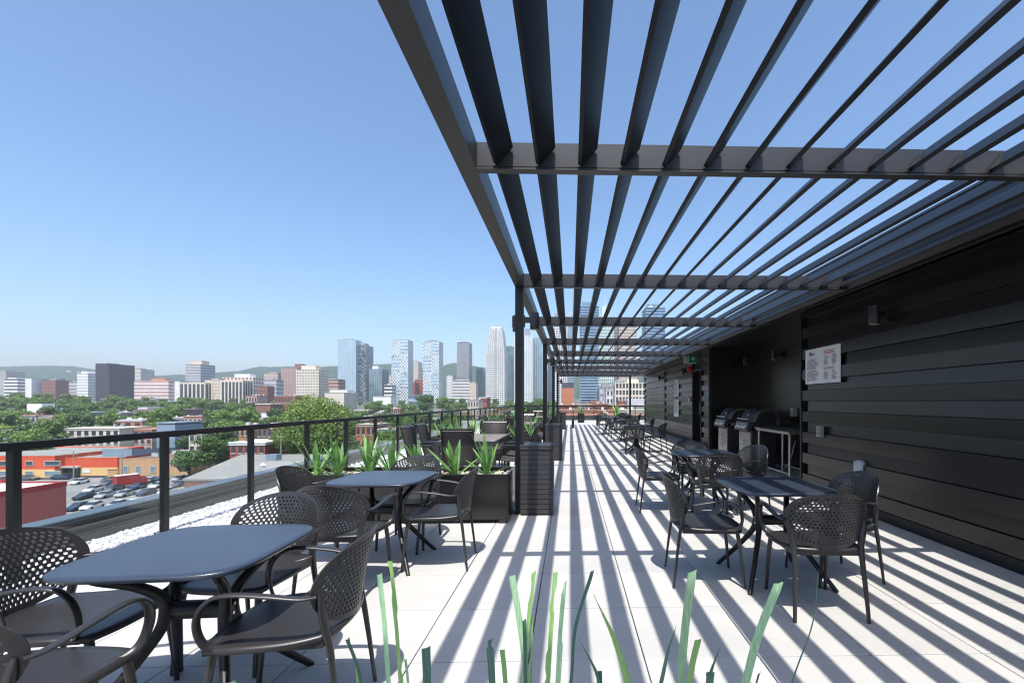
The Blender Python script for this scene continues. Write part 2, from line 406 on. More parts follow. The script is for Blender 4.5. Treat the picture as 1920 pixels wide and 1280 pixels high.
# base flashing
for (x, y0, y1) in ((XN, -3, YN - .04), (XF, YJ + .05, D0 - .06), (XF, D1 + .06, YE - .03)):
    b = MB(); b.box(x - .012, x + .03, y0, y1, 0.001, .098); b.box(x - .018, x + .02, y0, y1, .099, .114); P_(b, 'base_flashing', M['metal'], ph, pl)
# roof slab with its fascia and gutter
b = MB(); b.box(3.575, 9.0, -3, YE + .4, 2.83, 3.0601); P_(b, 'roof', M['metal'], ph, pl)
b = MB(); b.prism_axis([(3.56, 2.835), (3.63, 2.822), (3.63, 3.065), (3.50, 3.065), (3.515, 2.90)], -3, YE + .4, 'y'); P_(b, 'gutter', M['metal'], ph, pl)
b = MB(); b.box(3.592, 3.612, -3, YE + .4, 2.802, 2.8219); P_(b, 'drip_edge', M['beam'], ph, pl)
b = MB(); b.box(3.70, 3.95, -3, YE + .4, 3.061, 3.36); P_(b, 'roof_upstand', M['membrane'], ph, pl)
b = MB(); b.box(3.685, 3.97, -3, YE + .42, 3.361, 3.385); P_(b, 'coping', M['cap'], ph, pl)
# door
dr = MB(); dr.box(XF + .30, XF + .34, D0 + .02, D1 - .02, .02, 2.38); d_ = P_(dr, 'door', M['siding_back'], ph, pl)
b = MB(); b.box(XF + .02, XF + .08, D0 + .03, D0 + .075, .05, 2.36); b.v = [(x - pl[0], y - pl[1], z) for x, y, z in b.v]; b.build('door_edge', M['steel'], ph)
b = MB(); b.cbox(XF + .03, D0 + .10, 1.2, .07, .07, .34); b.cbox(XF + .0, D0 + .10, 1.02, .12, .05, .06); P_(b, 'door_lock', M['grill'], ph, pl)

# ---- cylinder wall lamps
def lamp(loc, rz, label, used=[0]):
    if not used[0]:
        o = empty('wall_lamp', label, 'wall lamp', group='cylinder wall lamps')
        b = MB(); b.tube([(0, 0, -.105), (0, 0, -.100), (0, 0, .100), (0, 0, .105)], [.052, .056, .056, .052], 24, up=(1, 0, 0)); b.build('shade', M['beam'], o)
        b = MB(); b.cyl(0, 0, -.1055, -.1035, .045, 20); b.build('lens', M['paleplastic'], o)
        b = MB(); b.box(-.02, .02, .05, .12, -.02, .05); b.box(-.045, .045, .12, .135, -.07, .07); b.build('bracket', M['metal'], o)
        used[0] = o
    else: o = copy_tree(used[0])
    o.location = loc; o.rotation_euler = (0, 0, rz); o['label'] = label; o['group'] = 'cylinder wall lamps'
lamp((3.525, 5.26, 2.40), R(-90), 'cylinder wall lamp on the near black wall above and right of the white notice')
lamp((4.465, 10.0, 2.42), R(-90), 'cylinder wall lamp inside the dark grill alcove, the nearer to the white notice')
lamp((4.465, 11.65, 2.42), R(-90), 'cylinder wall lamp deep in the alcove above the grills')
lamp((4.025, 16.3, 2.46), R(-90), 'cylinder wall lamp beside the red alarm strobe')
lamp((4.025, 20.75, 2.46), R(-90), 'cylinder wall lamp near the far end of the black wall')
for k, lb in ((2, 'cylinder lamp on the inner side of the nearest pergola post'), (4, 'cylinder lamp on the second pergola post'), (8, 'tiny cylinder lamp on the farthest of the left pergola posts')):
    lamp((PX1 + .132, BY[k] + .02, 2.41), R(90), lb)
lamp((PX0 - .001 + .0, BY[2] + .02 + .187, 2.41), R(180), 'cylinder lamp hidden behind the nearest pergola post')

# ---- notices and small wall things
def notice(name, loc, W, H, label, cat_, draw):
    o = empty(name, label, cat_, loc, R(-90)); b = MB(); b.box(-W / 2, W / 2, 0, .012, -H / 2, H / 2); b.build('panel', M['white'], o)
    draw(o, W, H); return o
def lines(mb, x, z, w_, n, dz, h, jag=.35, ind=0):
    for k in range(n):
        ww = w_ * random.uniform(1 - jag, 1); x0 = x + (ind if k % 3 else 0); xx = x0
        while xx < x0 + ww - .01:
            wl = random.uniform(.012, .04); mb.box(xx, min(xx + wl, x0 + ww), -.0022, -.0008, z - k * dz - h, z - k * dz); xx += wl + .006
def text(s, size, loc, m, parent, name='lettering', bold=0):
    cu = bpy.data.curves.new('t', 'FONT'); cu.body = s; cu.size = size; cu.extrude = .0008; cu.offset = bold
    to = bpy.data.objects.new('t', cu); C.objects.link(to)
    dg = bpy.context.evaluated_depsgraph_get(); me = bpy.data.meshes.new_from_object(to.evaluated_get(dg))
    bpy.data.objects.remove(to); me.materials.clear(); me.materials.append(m); me.name = name
    o = bpy.data.objects.new(name, me); C.objects.link(o); o.parent = parent; o.location = loc; o.rotation_euler = (R(90), 0, 0)
    return o
random.seed(21)
def d1(o, W, H):
    text('Bliss', .075, (-W / 2 + .11, -.002, H / 2 - .095), M['ink'], o, bold=.001)
    b = MB(); b.box(-W / 2 + .275, -W / 2 + .278, -.0022, -.0008, H / 2 - .10, H / 2 - .035)
    lines(b, -W / 2 + .12, H / 2 - .115, .15, 1, .02, .008)
    lines(b, -W / 2 + .08, H / 2 - .155, .27, 1, .02, .010, .1)
    lines(b, -W / 2 + .05, H / 2 - .18, .33, 8, .0165, .006)
    lines(b, -W / 2 + .10, H / 2 - .325, .22, 1, .02, .010, .1)
    lines(b, -W / 2 + .05, H / 2 - .35, .33, 8, .0165, .006)
    lines(b, W / 2 - .40, H / 2 - .135, .13, 8, .0165, .006); lines(b, W / 2 - .20, H / 2 - .125, .13, 9, .0165, .006)
    lines(b, W / 2 - .40, H / 2 - .355, .13, 7, .0165, .006); lines(b, W / 2 - .20, H / 2 - .345, .13, 8, .0165, .006)
    b.build('print', M['ink'], o)
    b = MB(); lines(b, W / 2 - .40, H / 2 - .055, .31, 3, .02, .009, .2); lines(b, W / 2 - .40, H / 2 - .295, .31, 2, .02, .009, .2); b.build('red_print', M['inkred'], o)
notice('notice_board', (3.646, 6.60, 1.925), .92, .52, 'white notice with black and red print mounted on the near black wall', 'sign', d1)
def d2(o, W, H):
    b = MB(); lines(b, -W / 2 + .04, H / 2 - .05, W - .12, 26, .022, .008); b.build('print', M['ink'], o)
def d3(o, W, H):
    b = MB(); lines(b, -W / 2 + .04, H / 2 - .12, W - .12, 22, .022, .008); b.build('print', M['ink'], o)
    b = MB(); b.box(-W / 2 + .02, W / 2 - .02, -.002, -.0008, H / 2 - .08, H / 2); b.build('blue_band', M['inkblue'], o)
notice('notice_board', (4.146, 17.98, 1.93), .78, .64, 'upper of the two white printed notices on the far black wall', 'sign', d2)
notice('notice_board', (4.146, 17.98, 1.19), .78, .76, 'lower of the two white notices on the far wall, blue band on top', 'sign', d3)

ou = empty('outdoor_outlet', 'small square weathered outlet box on the near black wall', 'outlet', (XN, 6.63, .965), R(-90))
b = MB(); b.box(-.06, .06, -.045, 0, -.08, .08); b.build('box', M['pole'], ou)
b = MB(); b.box(-.045, .045, -.052, -.0455, -.062, .062); b.build('face_plate', M['steel'], ou)
b = MB(); b.cbox(0, -.054, .028, .03, .003, .035); b.cbox(0, -.054, -.028, .03, .003, .035); b.build('socket', M['ink'], ou)
ou = empty('outdoor_outlet', 'outlet with clear bubble cover low on the near wall behind a chair', 'outlet', (XN, 5.74, .56), R(-90))
b = MB(); b.tube([(0, 0, -.09), (0, -.0, -.085), (0, 0, .08), (0, 0, .10)], [.05, .07, .07, .035], 12, up=(0, 1, 0)); b.build('bubble_cover', M['paleplastic'], ou)
b = MB(); b.box(-.05, .05, -.02, 0, -.10, .07); b.build('box', M['white'], ou)
ou = empty('outdoor_outlet', 'outlet with clear cover on the back wall of the grill alcove', 'outlet', (XA, 9.3, 1.18), R(-90))
b = MB(); b.box(-.055, .055, -.09, 0, -.08, .09); b.build('bubble_cover', M['paleplastic'], ou)
b = MB(); b.box(-.035, .035, -.094, -.0905, -.05, .05); b.build('face_plate', M['pole'], ou)

ex = empty('exit_sign', 'green exit sign with running man and arrow hanging under the pavilion roof edge', 'exit sign', (3.76, 14.4, 2.735))
b = MB(); b.box(-.19, .19, -.03, .03, -.14, .14); b.build('case', M['white'], ex)
b = MB(); b.box(-.178, .178, -.034, -.0305, -.122, .122); b.build('green_panel', M['green_sign'], ex)
b = MB(); b.box(.03, .09, -.037, -.0345, -.018, .018); b.prism_axis([(.085, -.06), (.15, 0), (.085, .06), (.065, .045), (.11, 0), (.065, -.045)], -.037, -.0345, 'y'); b.build('arrow', M['white'], ex)
b = MB(); b.prism_axis([(-.15, -.10), (-.05, -.10), (-.05, .10), (-.15, .10)], -.036, -.0345, 'y'); b.build('doorway_mark', M['white'], ex)
b = MB()
def qd(p): b.prism_axis(p, -.038, -.0365, 'y')
qd([(-.095, .06), (-.075, .06), (-.075, .085), (-.095, .085)]); qd([(-.115, .0), (-.09, -.01), (-.07, .05), (-.10, .055)])
qd([(-.09, -.01), (-.07, -.03), (-.10, -.085), (-.115, -.08)]); qd([(-.115, 0), (-.10, -.015), (-.06, -.05), (-.055, -.035)]); qd([(-.13, .04), (-.075, .05), (-.055, .01), (-.07, .03), (-.12, .025)])
b.build('running_man', M['green_sign'], ex)
sr = empty('alarm_strobe', 'red fire alarm strobe above the doorway in the far wall', 'alarm', (4.12, 15.78, 2.52), R(-90))
b = MB(); b.box(-.06, .06, -.03, .04, -.1, .1); b.build('back_plate', M['red'], sr)
b = MB(); b.tube([(0, -.03, -.09), (0, -.03, -.08), (0, -.03, .08), (0, -.03, .09)], [.04, .06, .06, .04], 12, up=(1, 0, 0)); b.build('strobe_dome', M['red'], sr)
pp = empty('alarm_pull_station', 'small red and white pull station under a clear cover left of the doorway', 'alarm', (XF, 15.88, 1.5), R(-90))
b = MB(); b.box(-.06, .06, -.06, 0, -.11, .09); b.build('clear_cover', M['paleplastic'], pp)
b = MB(); b.box(-.05, .05, -.068, -.061, .0, .085); b.build('red_label', M['red'], pp)

# ================================================================== GRILLS AND PREP TABLE
def make_grill():
    g_ = empty('gas_grill', '', 'grill')
    # local: front faces -Y, width along x
    W = .66
    b = MB(); b.box(-W / 2, W / 2, .02, .52, .08, .80); b.build('cabinet', M['grill'], g_)
    for s in (-1, 1):
        b = MB(); b.box(min(s * .004, s * (W / 2 - .02)), max(s * .004, s * (W / 2 - .02)), .0, .019, .11, .76); d = b.build('cabinet_door', M['steel'], g_)
        b = MB(); b.tube(cat([(s * .03, -.0, .36), (s * .035, -.04, .37), (s * .035, -.05, .46), (s * .035, -.04, .57), (s * .03, 0, .58)], 4), .010, 8, up=(1, 0, 0)); b.build('handle', M['chrome'], d)
    b = MB(); b.prism_axis([(.0, .80), (-.075, .80), (-.10, .83), (-.04, .985), (.0, .985)], -W / 2 - .04, W / 2 + .04, 'x')
    cp = b.build('control_panel', M['grill'], g_)
    b = MB(); b.prism_axis([(-.092, .862), (-.082, .862), (-.045, .96), (-.055, .962)], -W / 2 + .02, W / 2 - .02, 'x'); b.build('panel_strip', M['steel'], cp)
    for k in range(4):
        x = -.21 + .14 * k
        b = MB(); b.tube([(x, -.065, .885), (x, -.105, .87), (x, -.118, .865)], [.032, .030, .02], 12, up=(1, 0, 0)); b.build('knob', M['chrome'], cp)
    b = MB(); b.prism_axis([(0.0, .985), (.06, 1.0), (.14, 1.14), (.22, 1.215), (.36, 1.235), (.50, 1.20), (.56, 1.08), (.56, .90), (.0, .90)], -W / 2 - .03, W / 2 + .03, 'x')
    b2 = b; ld = b.build('lid', M['grill'], g_)
    for s in (-1, 1):
        b = MB(); x0 = s * (W / 2 + .031)
        b.prism_axis([(-.02, .985), (.045, 1.0), (.13, 1.155), (.215, 1.232), (.36, 1.252), (.51, 1.215), (.575, 1.08), (.575, .92), (.53, .92), (.53, 1.07), (.48, 1.18), (.36, 1.21), (.23, 1.19), (.15, 1.12), (.075, .985)], min(x0, x0 + s * .02), max(x0, x0 + s * .02), 'x'); b.build('lid_cheek', M['steel'], ld)
    b = MB(); b.tube([(-W / 2 + .02, -.03, 1.04), (W / 2 - .02, -.03, 1.04)], .014, 10, up=(0, 0, 1)); b.box(-W / 2 + .04, -W / 2 + .06, -.03, .07, 1.03, 1.05); b.box(W / 2 - .06, W / 2 - .04, -.03, .07, 1.03, 1.05); b.build('lid_handle', M['chrome'], ld)
    b = MB(); b.tube([(0, .095, 1.115), (0, .08, 1.125)], [.035, .035], 16, up=(1, 0, 0)); b.build('thermometer', M['chrome'], ld)
    for s in (-1, 1):
        b = MB(); b.box(min(s * (W / 2 + .045), s * (W / 2 + .30)), max(s * (W / 2 + .045), s * (W / 2 + .30)), .04, .46, .86, .90); b.build('side_shelf', M['steel'], g_)
    for x in (-W / 2 + .05, W / 2 - .05):
        for y in (.07, .47):
            b = MB(); b.tube([(x - .015, y, .045), (x + .015, y, .045)], .044, 12, up=(0, 0, 1)); b.box(x - .02, x + .02, y - .015, y + .015, .05, .079); b.build('caster', M['tyre'], g_)
    return g_
gp = make_grill()
place(gp, 0, (3.66, 9.6, 0), R(-90), 'stainless gas grill in the alcove, the nearer one beside the steel prep table', 'gas grills')
place(gp, 1, (3.66, 11.0, 0), R(-90), 'stainless gas grill at the far corner of the alcove by the doorway jamb', 'gas grills')
pt = empty('prep_table', 'open stainless prep table with low rail beside the grills', 'table', (3.85, 8.22, 0)); pl = (3.85, 8.22, 0)
b = MB(); b.box(3.58, 4.12, 7.47, 8.82, .855, .90); P_(b, 'table_top', M['steel'], pt, pl)
for x in (3.62, 4.08):
    for y in (7.52, 8.76):
        b = MB(); b.cyl(x, y, 0, .854, .02, 10); P_(b, 'leg', M['steel'], pt, pl)
b = MB(); b.tube([(3.62, 7.54, .2), (3.62, 8.74, .2)], .016, 8, up=(1, 0, 0)); P_(b, 'low_rail', M['steel'], pt, pl)
b = MB(); b.tube([(4.08, 7.54, .2), (4.08, 8.74, .2)], .016, 8, up=(1, 0, 0)); P_(b, 'low_rail', M['steel'], pt, pl)
sk = empty('utility_sink', 'stainless utility sink on legs tucked behind the end of the near wall', 'sink', (4.3, 7.85, 0)); pl = (4.33, 7.85, 0)
b = MB(); b.box(4.10, 4.50, 7.40, 8.0, .90, .93); b.box(4.12, 4.48, 7.42, 7.98, .58, .899); P_(b, 'basin', M['steel'], sk, pl)
for x in (4.14, 4.46):
    for y in (7.46, 7.94):
        b = MB(); b.cyl(x, y, 0, .579, .015, 8); P_(b, 'leg', M['steel'], sk, pl)
gc = MB(); gc.tube(cat([(4.50, 9.1, .62), (4.46, 9.1, .5), (4.44, 9.12, .35), (4.35, 9.15, .12), (4.2, 9.2, .02), (4.0, 9.5, .012)], 5), .01, 6)
gc.build('power_cord', M['paleplastic'], label='pale cord dangling in the alcove behind the prep table', category='cord')
# ================================================================== CHAIRS AND TABLES
def back_mesh():
    bm = bmesh.new(); HWd, HHt = .272, .186
    def mp(u_, v_):
        k = .46
        x = u_ * math.sqrt(1 - k * v_ * v_) * HWd; z = v_ * math.sqrt(1 - k * u_ * u_) * HHt
        x *= 1.0 + .05 * v_
        y = -.285 + 1.55 * x * x - .16 * z - .25 * max(0, z) ** 1.6
        return (x, y, .642 + z)
    cache = {}
    def V(u_, v_):
        key_ = (round(u_, 5), round(v_, 5))
        if key_ not in cache: cache[key_] = bm.verts.new(mp(u_, v_))
        return cache[key_]
    NR, NCc = 15, 19; U, Vv = .90, .86; du, dv = 2 * U / NCc, 2 * Vv / NR
    for j in range(NR):
        v0 = -Vv + j * dv; v1 = v0 + dv; odd = j % 2
        u_start = -U + (du / 2 if odd else 0); n = NCc - (1 if odd else 0)
        for i in range(n):
            a = u_start + i * du; c = a + du; mdl = (a + c) / 2; vm = (v0 + v1) / 2
            out = [(a, v0), (mdl, v0), (c, v0), (c, v1), (mdl, v1), (a, v1)]
            rx, rv = du * .33, dv * .385
            inn = [(mdl - rx * .8, vm - rv * .62), (mdl, vm - rv), (mdl + rx * .8, vm - rv * .62), (mdl + rx * .8, vm + rv * .62), (mdl, vm + rv), (mdl - rx * .8, vm + rv * .62)]
            o_ = [V(*p) for p in out]; i_ = [V(*p) for p in inn]
            for q in range(6): bm.faces.new((o_[q], o_[(q + 1) % 6], i_[(q + 1) % 6], i_[q]))
        if odd:
            for s in (-1, 1):
                a, c = (-U, -U + du / 2) if s < 0 else (U - du / 2, U)
                bm.faces.new([V(a, v0), V(c, v0), V(c, v1), V(a, v1)])
        for s in (-1, 1):
            a, c = (-1, -U) if s < 0 else (U, 1)
            bm.faces.new([V(a, v0), V(c, v0), V(c, v1), V(a, v1)])
    us = [-1] + [-U + k * du / 2 for k in range(2 * NCc + 1)] + [1]
    for v0, v1 in ((-1, -Vv), (Vv, 1)):
        for a, c in zip(us[:-1], us[1:]): bm.faces.new([V(a, v0), V(c, v0), V(c, v1), V(a, v1)])
    bmesh.ops.recalc_face_normals(bm, faces=bm.faces)
    bmesh.ops.solidify(bm, geom=bm.faces[:], thickness=.008)
    me = bpy.data.meshes.new('backrest'); bm.to_mesh(me); bm.free(); me.materials.append(M['plastic'])
    return me
def seat_mesh():
    bm = bmesh.new(); n = 12; g_ = {}
    for i in range(n + 1):
        for j in range(n + 1):
            u_, v_ = -1 + 2 * i / n, -1 + 2 * j / n; k = .26
            x = u_ * math.sqrt(1 - k * v_ * v_) * (.262 + .012 * v_); y = v_ * math.sqrt(1 - k * u_ * u_) * .262 + .012
            z = .452 - .016 * (1 - u_ * u_) * (1 - v_ * v_) - (.016 * max(0, v_) ** 3) + .012 * max(0, -v_) ** 3
            g_[i, j] = bm.verts.new((x, y, z))
    for i in range(n):
        for j in range(n): f = bm.faces.new((g_[i, j], g_[i + 1, j], g_[i + 1, j + 1], g_[i, j + 1])); f.smooth = True
    bmesh.ops.recalc_face_normals(bm, faces=bm.faces)
    bmesh.ops.solidify(bm, geom=bm.faces[:], thickness=.02)
    me = bpy.data.meshes.new('seat'); bm.to_mesh(me); bm.free(); me.materials.append(M['plastic']); return me
def make_chair():
    o = empty('armchair', '', 'chair')
    for nm, me in (('seat', seat_mesh()), ('backrest', back_mesh())):
        c = bpy.data.objects.new(nm, me); C.objects.link(c); c.parent = o
    for s in (-1, 1):
        b = MB(); p = cat([(s * .218, .262, 0), (s * .213, .243, .2), (s * .205, .222, .36), (s * .198, .208, .44)], 3); b.tube(p, lerp_list([.0125, .0145, .018, .017], len(p)), 10, flat=.85); b.build('leg', M['plastic'], o)
        b = MB(); p = cat([(s * .232, -.268, 0), (s * .224, -.245, .2), (s * .215, -.222, .38), (s * .216, -.205, .47), (s * .228, -.198, .54), (s * .240, -.195, .60), (s * .248, -.19, .64)], 4); b.tube(p, lerp_list([.012, .015, .018, .021, .024, .018, .008], len(p)), 10, flat=.7, up=(0, 1, 0)); b.build('leg', M['plastic'], o)
        b = MB(); p = cat([(s * .262, -.185, .632), (s * .282, -.13, .635), (s * .290, -.02, .655), (s * .290, .10, .668), (s * .286, .175, .655), (s * .280, .222, .60), (s * .268, .232, .53), (s * .250, .215, .465), (s * .225, .175, .438), (s * .19, .13, .434)], 5)
        b.tube(p, lerp_list([.017, .019, .020, .019, .019, .019, .018, .017, .016, .012], len(p)), 10, flat=.42, up=(0, 0, 1)); b.build('armrest', M['plastic'], o)
        b = MB(); p = cat([(s * .214, -.20, .455), (s * .19, -.17, .448), (s * .15, -.15, .440)], 3); b.tube(p, .014, 8); b.build('seat_web', M['plastic'], o)
    b = MB(); b.box(-.20, .20, .195, .215, .405, .436); b.box(-.205, .205, -.215, -.197, .41, .44)
    for s in (-1, 1): b.box(s * .212 - .009, s * .212 + .009, -.196, .194, .408, .438)
    b.build('seat_frame', M['plastic'], o)
    return o
def superpoly(a, bb, n=44, e=3.2, r=0):
    out = []
    for k in range(n):
        t = 2 * math.pi * k / n; c, s = math.cos(t), math.sin(t)
        out.append((a * math.copysign(abs(c) ** (2 / e), c), bb * math.copysign(abs(s) ** (2 / e), s)))
    return out
def tabletop(a, bb, z, m, e=4.8):
    b = MB(); n = 56; rings = [(0.0, z - .024), (.97, z - .024), (.99, z - .020), (1.0, z - .012), (.998, z - .004), (.985, z), (0.9, z + .0001), (0, z)]
    P = superpoly(a, bb, n, e); vs = []
    for r_, zz in rings[1:-1]: vs += [(x * r_, y * r_, zz) for x, y in P]
    k = len(rings) - 2
    fs = [(i * n + j, i * n + (j + 1) % n, (i + 1) * n + (j + 1) % n, (i + 1) * n + j) for i in range(k - 1) for j in range(n)]
    b.add(vs, fs, True); b.add(vs[:n], [tuple(range(n - 1, -1, -1))]); b.add(vs[-n:], [tuple(range(n))])
    return b.mesh('tabletop', m)
def make_table(kind=0):
    o = empty('bistro_table', '', 'table')
    c = bpy.data.objects.new('tabletop', tabletop(.380, .385, .74, M['tabletop'])); C.objects.link(c); c.parent = o
    if kind == 0:
        for sx in (-1, 1):
            for sy in (-1, 1):
                b = MB()
                p = cat([(sx * .33, sy * .33, 0), (sx * .24, sy * .20, .16), (sx * .15, sy * .07, .34), (sx * .125, sy * .028, .44), (sx * .135, sy * .04, .53), (sx * .175, sy * .12, .61), (sx * .225, sy * .22, .67), (sx * .255, sy * .28, .716)], 5)
                b.tube(p, lerp_list([.016, .019, .022, .026, .024, .021, .019, .017], len(p)), 12); b.build('leg', M['metal'], o)
        b = MB(); b.tube([(-.145, 0, .455), (-.13, 0, .455), (.13, 0, .455), (.145, 0, .455)], [.028, .04, .04, .028], 16, up=(0, 0, 1)); b.build('hub', M['metal'], o)
        b = MB()
        for s in (-1, 1):
            for dz in (-.02, .02): b.tube([(s * .146, dz * .2, .455 + dz), (s * .150, dz * .2, .455 + dz)], .007, 8, up=(0, 0, 1))
        b.build('bolts', M['chrome'], o)
        b = MB(); b.box(-.27, .27, -.012, .012, .700, .715); b.box(-.27, -.23, -.25, .25, .702, .7155); b.box(.23, .27, -.25, .25, .702, .7155); b.build('top_support', M['metal'], o)
    else:
        b = MB(); b.cyl(0, 0, .12, .72, .035, 14, .028); b.build('column', M['metal'], o)
        for k in range(4):
            a = R(45 + 90 * k); c_, s_ = math.cos(a), math.sin(a)
            b = MB(); p = cat([(c_ * .36, s_ * .36, .012), (c_ * .24, s_ * .24, .06), (c_ * .10, s_ * .10, .16), (c_ * .03, s_ * .03, .34)], 5); b.tube(p, lerp_list([.014, .022, .028, .02], len(p)), 10); b.build('leg', M['metal'], o)
        b = MB(); b.cyl(0, 0, .70, .7155, .12, 16); b.build('top_support', M['metal'], o)
    return o
cp0 = make_chair(); nch = 0
def chair(x, y, deg, label, group):
    global nch
    place(cp0, nch, (x, y - .03 * (x - .03 * y), 0), R(deg), label, group); nch += 1
tp0 = make_table(0); ntb = 0
def table(x, y, deg, label):
    global ntb
    place(tp0, ntb, (x, y - .03 * (x - .03 * y), 0), R(deg), label, 'bistro tables on the terrace'); ntb += 1
G = 'perforated bistro armchairs'
table(-1.69, 2.11, 3, 'dark square bistro table at the lower left in full sun, the largest in view')
chair(-1.215, 2.05, 97, 'armchair at the right side of the lower left table, back towards the planks of shade', G)
chair(-1.80, 2.62, 176, 'armchair at the far side of the lower left table, back seen over the tabletop', G)
chair(-2.22, 2.08, -84, 'armchair at the left edge of the photo behind the lower left table', G)
chair(-1.90, 1.55, 1, 'armchair in the bottom left corner, cut off by the photo edge', G)
table(-1.62, 4.05, -2, 'dark bistro table in front of the long planter, second on the left side')
chair(-1.13, 4.03, 93, 'armchair right of the table at the planter, seen from the side', G)
chair(-1.68, 3.47, -4, 'armchair with its rounded back to the viewer between the two left tables', G)
chair(-2.23, 4.10, -88, 'armchair left of the table at the planter, beside the white gravel', G)
chair(-1.60, 4.60, 180, 'armchair squeezed between the second left table and the planter', G)
table(1.62, 3.70, 2, 'striped shaded bistro table at the right, nearest to the black wall')
chair(1.06, 3.69, -94, 'armchair left of the right front table, facing the black wall', G)
chair(1.67, 3.19, -3, 'armchair at the right front with its perforated back turned to the viewer', G)
chair(2.11, 3.73, 97, 'armchair between the right front table and the black wall', G)
table(1.72, 6.02, 0, 'striped shaded bistro table before the grill alcove, second on the right side')
chair(1.15, 6.02, -92, 'armchair left of the table that stands before the grill alcove', G)
chair(1.72, 5.48, -3, 'armchair with back to the viewer at the table before the grill alcove', G)
chair(2.22, 6.00, 112, 'armchair right of the grill alcove table, in front of the prep table', G)
chair(1.74, 6.55, 180, 'armchair on the far side of the grill alcove table, facing the viewer', G)
pd = make_table(1); place(pd, 0, (1.85, 12.95, 0), R(10), 'bistro table on a central column near the far notices', 'bistro tables on the terrace')
chair(1.72, 12.38, -2, 'armchair with back to the viewer at the column table beyond the grills', G)
chair(2.36, 12.78, 60, 'armchair right of the column table, its back near the black wall', G)
table(2.10, 16.9, 0, 'bistro table in the distant group, before the far notices')
chair(1.62, 16.2, -80, 'armchair left of the distant group, front leg on a sunny stripe', G)
chair(2.72, 16.6, 85, 'armchair of the distant group, closest to the two far notices', G)
chair(2.12, 16.35, 0, 'armchair of the distant group half hidden behind the column table', G)
table(1.75, 20.1, 0, 'small distant bistro table left of the far right pergola post')
chair(1.38, 19.6, -75, 'armchair standing leftmost among the distant chairs', G)
chair(1.62, 23.7, 170, 'armchair farthest away, before the end balustrade, left of the far post', G)
chair(2.25, 20.5, 90, 'armchair right of the small distant table', G)
table(2.75, 23.2, 0, 'farthest bistro table, behind the far right pergola post')
chair(3.2, 22.9, 80, 'armchair between the farthest table and the wall end', G)
chair(2.85, 23.9, 185, 'armchair beyond the farthest table, facing the viewer', G)
chair(2.5, 22.5, 0, 'armchair before the farthest table, near the far post', G)

# ---- planters
def make_planter(W=2.58, Dp=.66, H=.565):
    o = empty('planter', '', 'planter')
    t = .03
    b = MB()
    b.box(-W / 2, W / 2, -Dp / 2, -Dp / 2 + t, .05, H); b.box(-W / 2, W / 2, Dp / 2 - t, Dp / 2, .05, H)
    b.box(-W / 2, -W / 2 + t, -Dp / 2 + t, Dp / 2 - t, .05, H); b.box(W / 2 - t, W / 2, -Dp / 2 + t, Dp / 2 - t, .05, H)
    me = b.mesh('trough', M['planter']); bm = bmesh.new(); bm.from_mesh(me)
    bmesh.ops.bevel(bm, geom=bm.edges[:], offset=.003, segments=1, affect='EDGES'); bm.to_mesh(me); bm.free()
    c = bpy.data.objects.new('trough', me); C.objects.link(c); c.parent = o
    b = MB(); b.box(-W / 2 + .12, W / 2 - .12, -Dp / 2 + .05, Dp / 2 - .05, 0, .05); b.build('plinth', M['soil'], o)
    for s in (-1, 1):
        b = MB(); b.box(s * (W / 2 - .06) - .05, s * (W / 2 - .06) + .05, -Dp / 2 + .01, Dp / 2 - .01, 0, .0495); b.build('foot', M['planter'], o)
    b = MB(); b.box(-W / 2 + t, W / 2 - t, -Dp / 2 + t, Dp / 2 - t, H - .14, H - .075); b.build('soil', M['soil'], o)
    b = MB(); random.seed(31); stones(b, 620, -W / 2 + .05, W / 2 - .05, -Dp / 2 + .05, Dp / 2 - .05, H - .062, .014, .036); b.build('river_pebbles', M['pebble'], o, kind='stuff')
    return o
pp0 = make_planter()
PLY = [5.665, 11.35, 17.3, 23.2]
plab = ['long dark planter of sword plants behind the second left table', 'second long planter, behind the first set of high backed chairs', 'third long planter, beyond the second dining set', 'farthest long planter on the left side of the terrace']
for k, y in enumerate(PLY): place(pp0, k, (-2.0, y, 0), 0, plab[k], 'long planters on the left')
def leaf(mb_m, L, W, lean, az, bend, tw=0):
    b = MB(); n = 7; vs = []
    for i in range(n + 1):
        t = i / n; w_ = W * (1.0 - .62 * (1 - t) ** 2) * (1 - t ** 3.6) * .5 + .001
        a = lean + bend * t * t
        r_ = L * (math.sin(lean) * t + (math.sin(lean + bend) - math.sin(lean)) * t * t * .5); z = L * (math.cos(lean) * t + (math.cos(lean + bend) - math.cos(lean)) * t * t * .5)
        f = w_ * .35
        for s, q in ((-1, 1), (0, 0), (1, 1)): vs.append((s * w_, -r_ + (f * q * math.cos(a)), z + (f * q * math.sin(a))))
    rot = Matrix.Rotation(az, 3, 'Z'); vs = [tuple(rot @ Vector(p)) for p in vs]
    fs = [(i * 3 + j, i * 3 + j + 1, i * 3 + j + 4, i * 3 + j + 3) for i in range(n) for j in (0, 1)]
    b.add(vs, fs, True); return b
def make_yucca(seed, spec):
    o = empty('sword_plant', '', 'plant'); random.seed(seed)
    for (L, W, lean, az, bend) in spec: leaf(None, L, W, R(lean), R(az), R(bend)).build('leaf', M['yucca'], o)
    return o
def spec(seed):
    random.seed(seed); s = []
    for k in range(10): s.append((random.uniform(.38, .58), random.uniform(.052, .076), random.uniform(5, 42), random.uniform(0, 360), random.uniform(-2, 10)))
    for k in range(4): s.append((random.uniform(.28, .42), random.uniform(.045, .06), random.uniform(36, 72), random.uniform(0, 360), random.uniform(0, 30)))
    return s
ys_ = [make_yucca(k, spec(40 + k * 7)) for k in range(5)]; used = [0] * 5
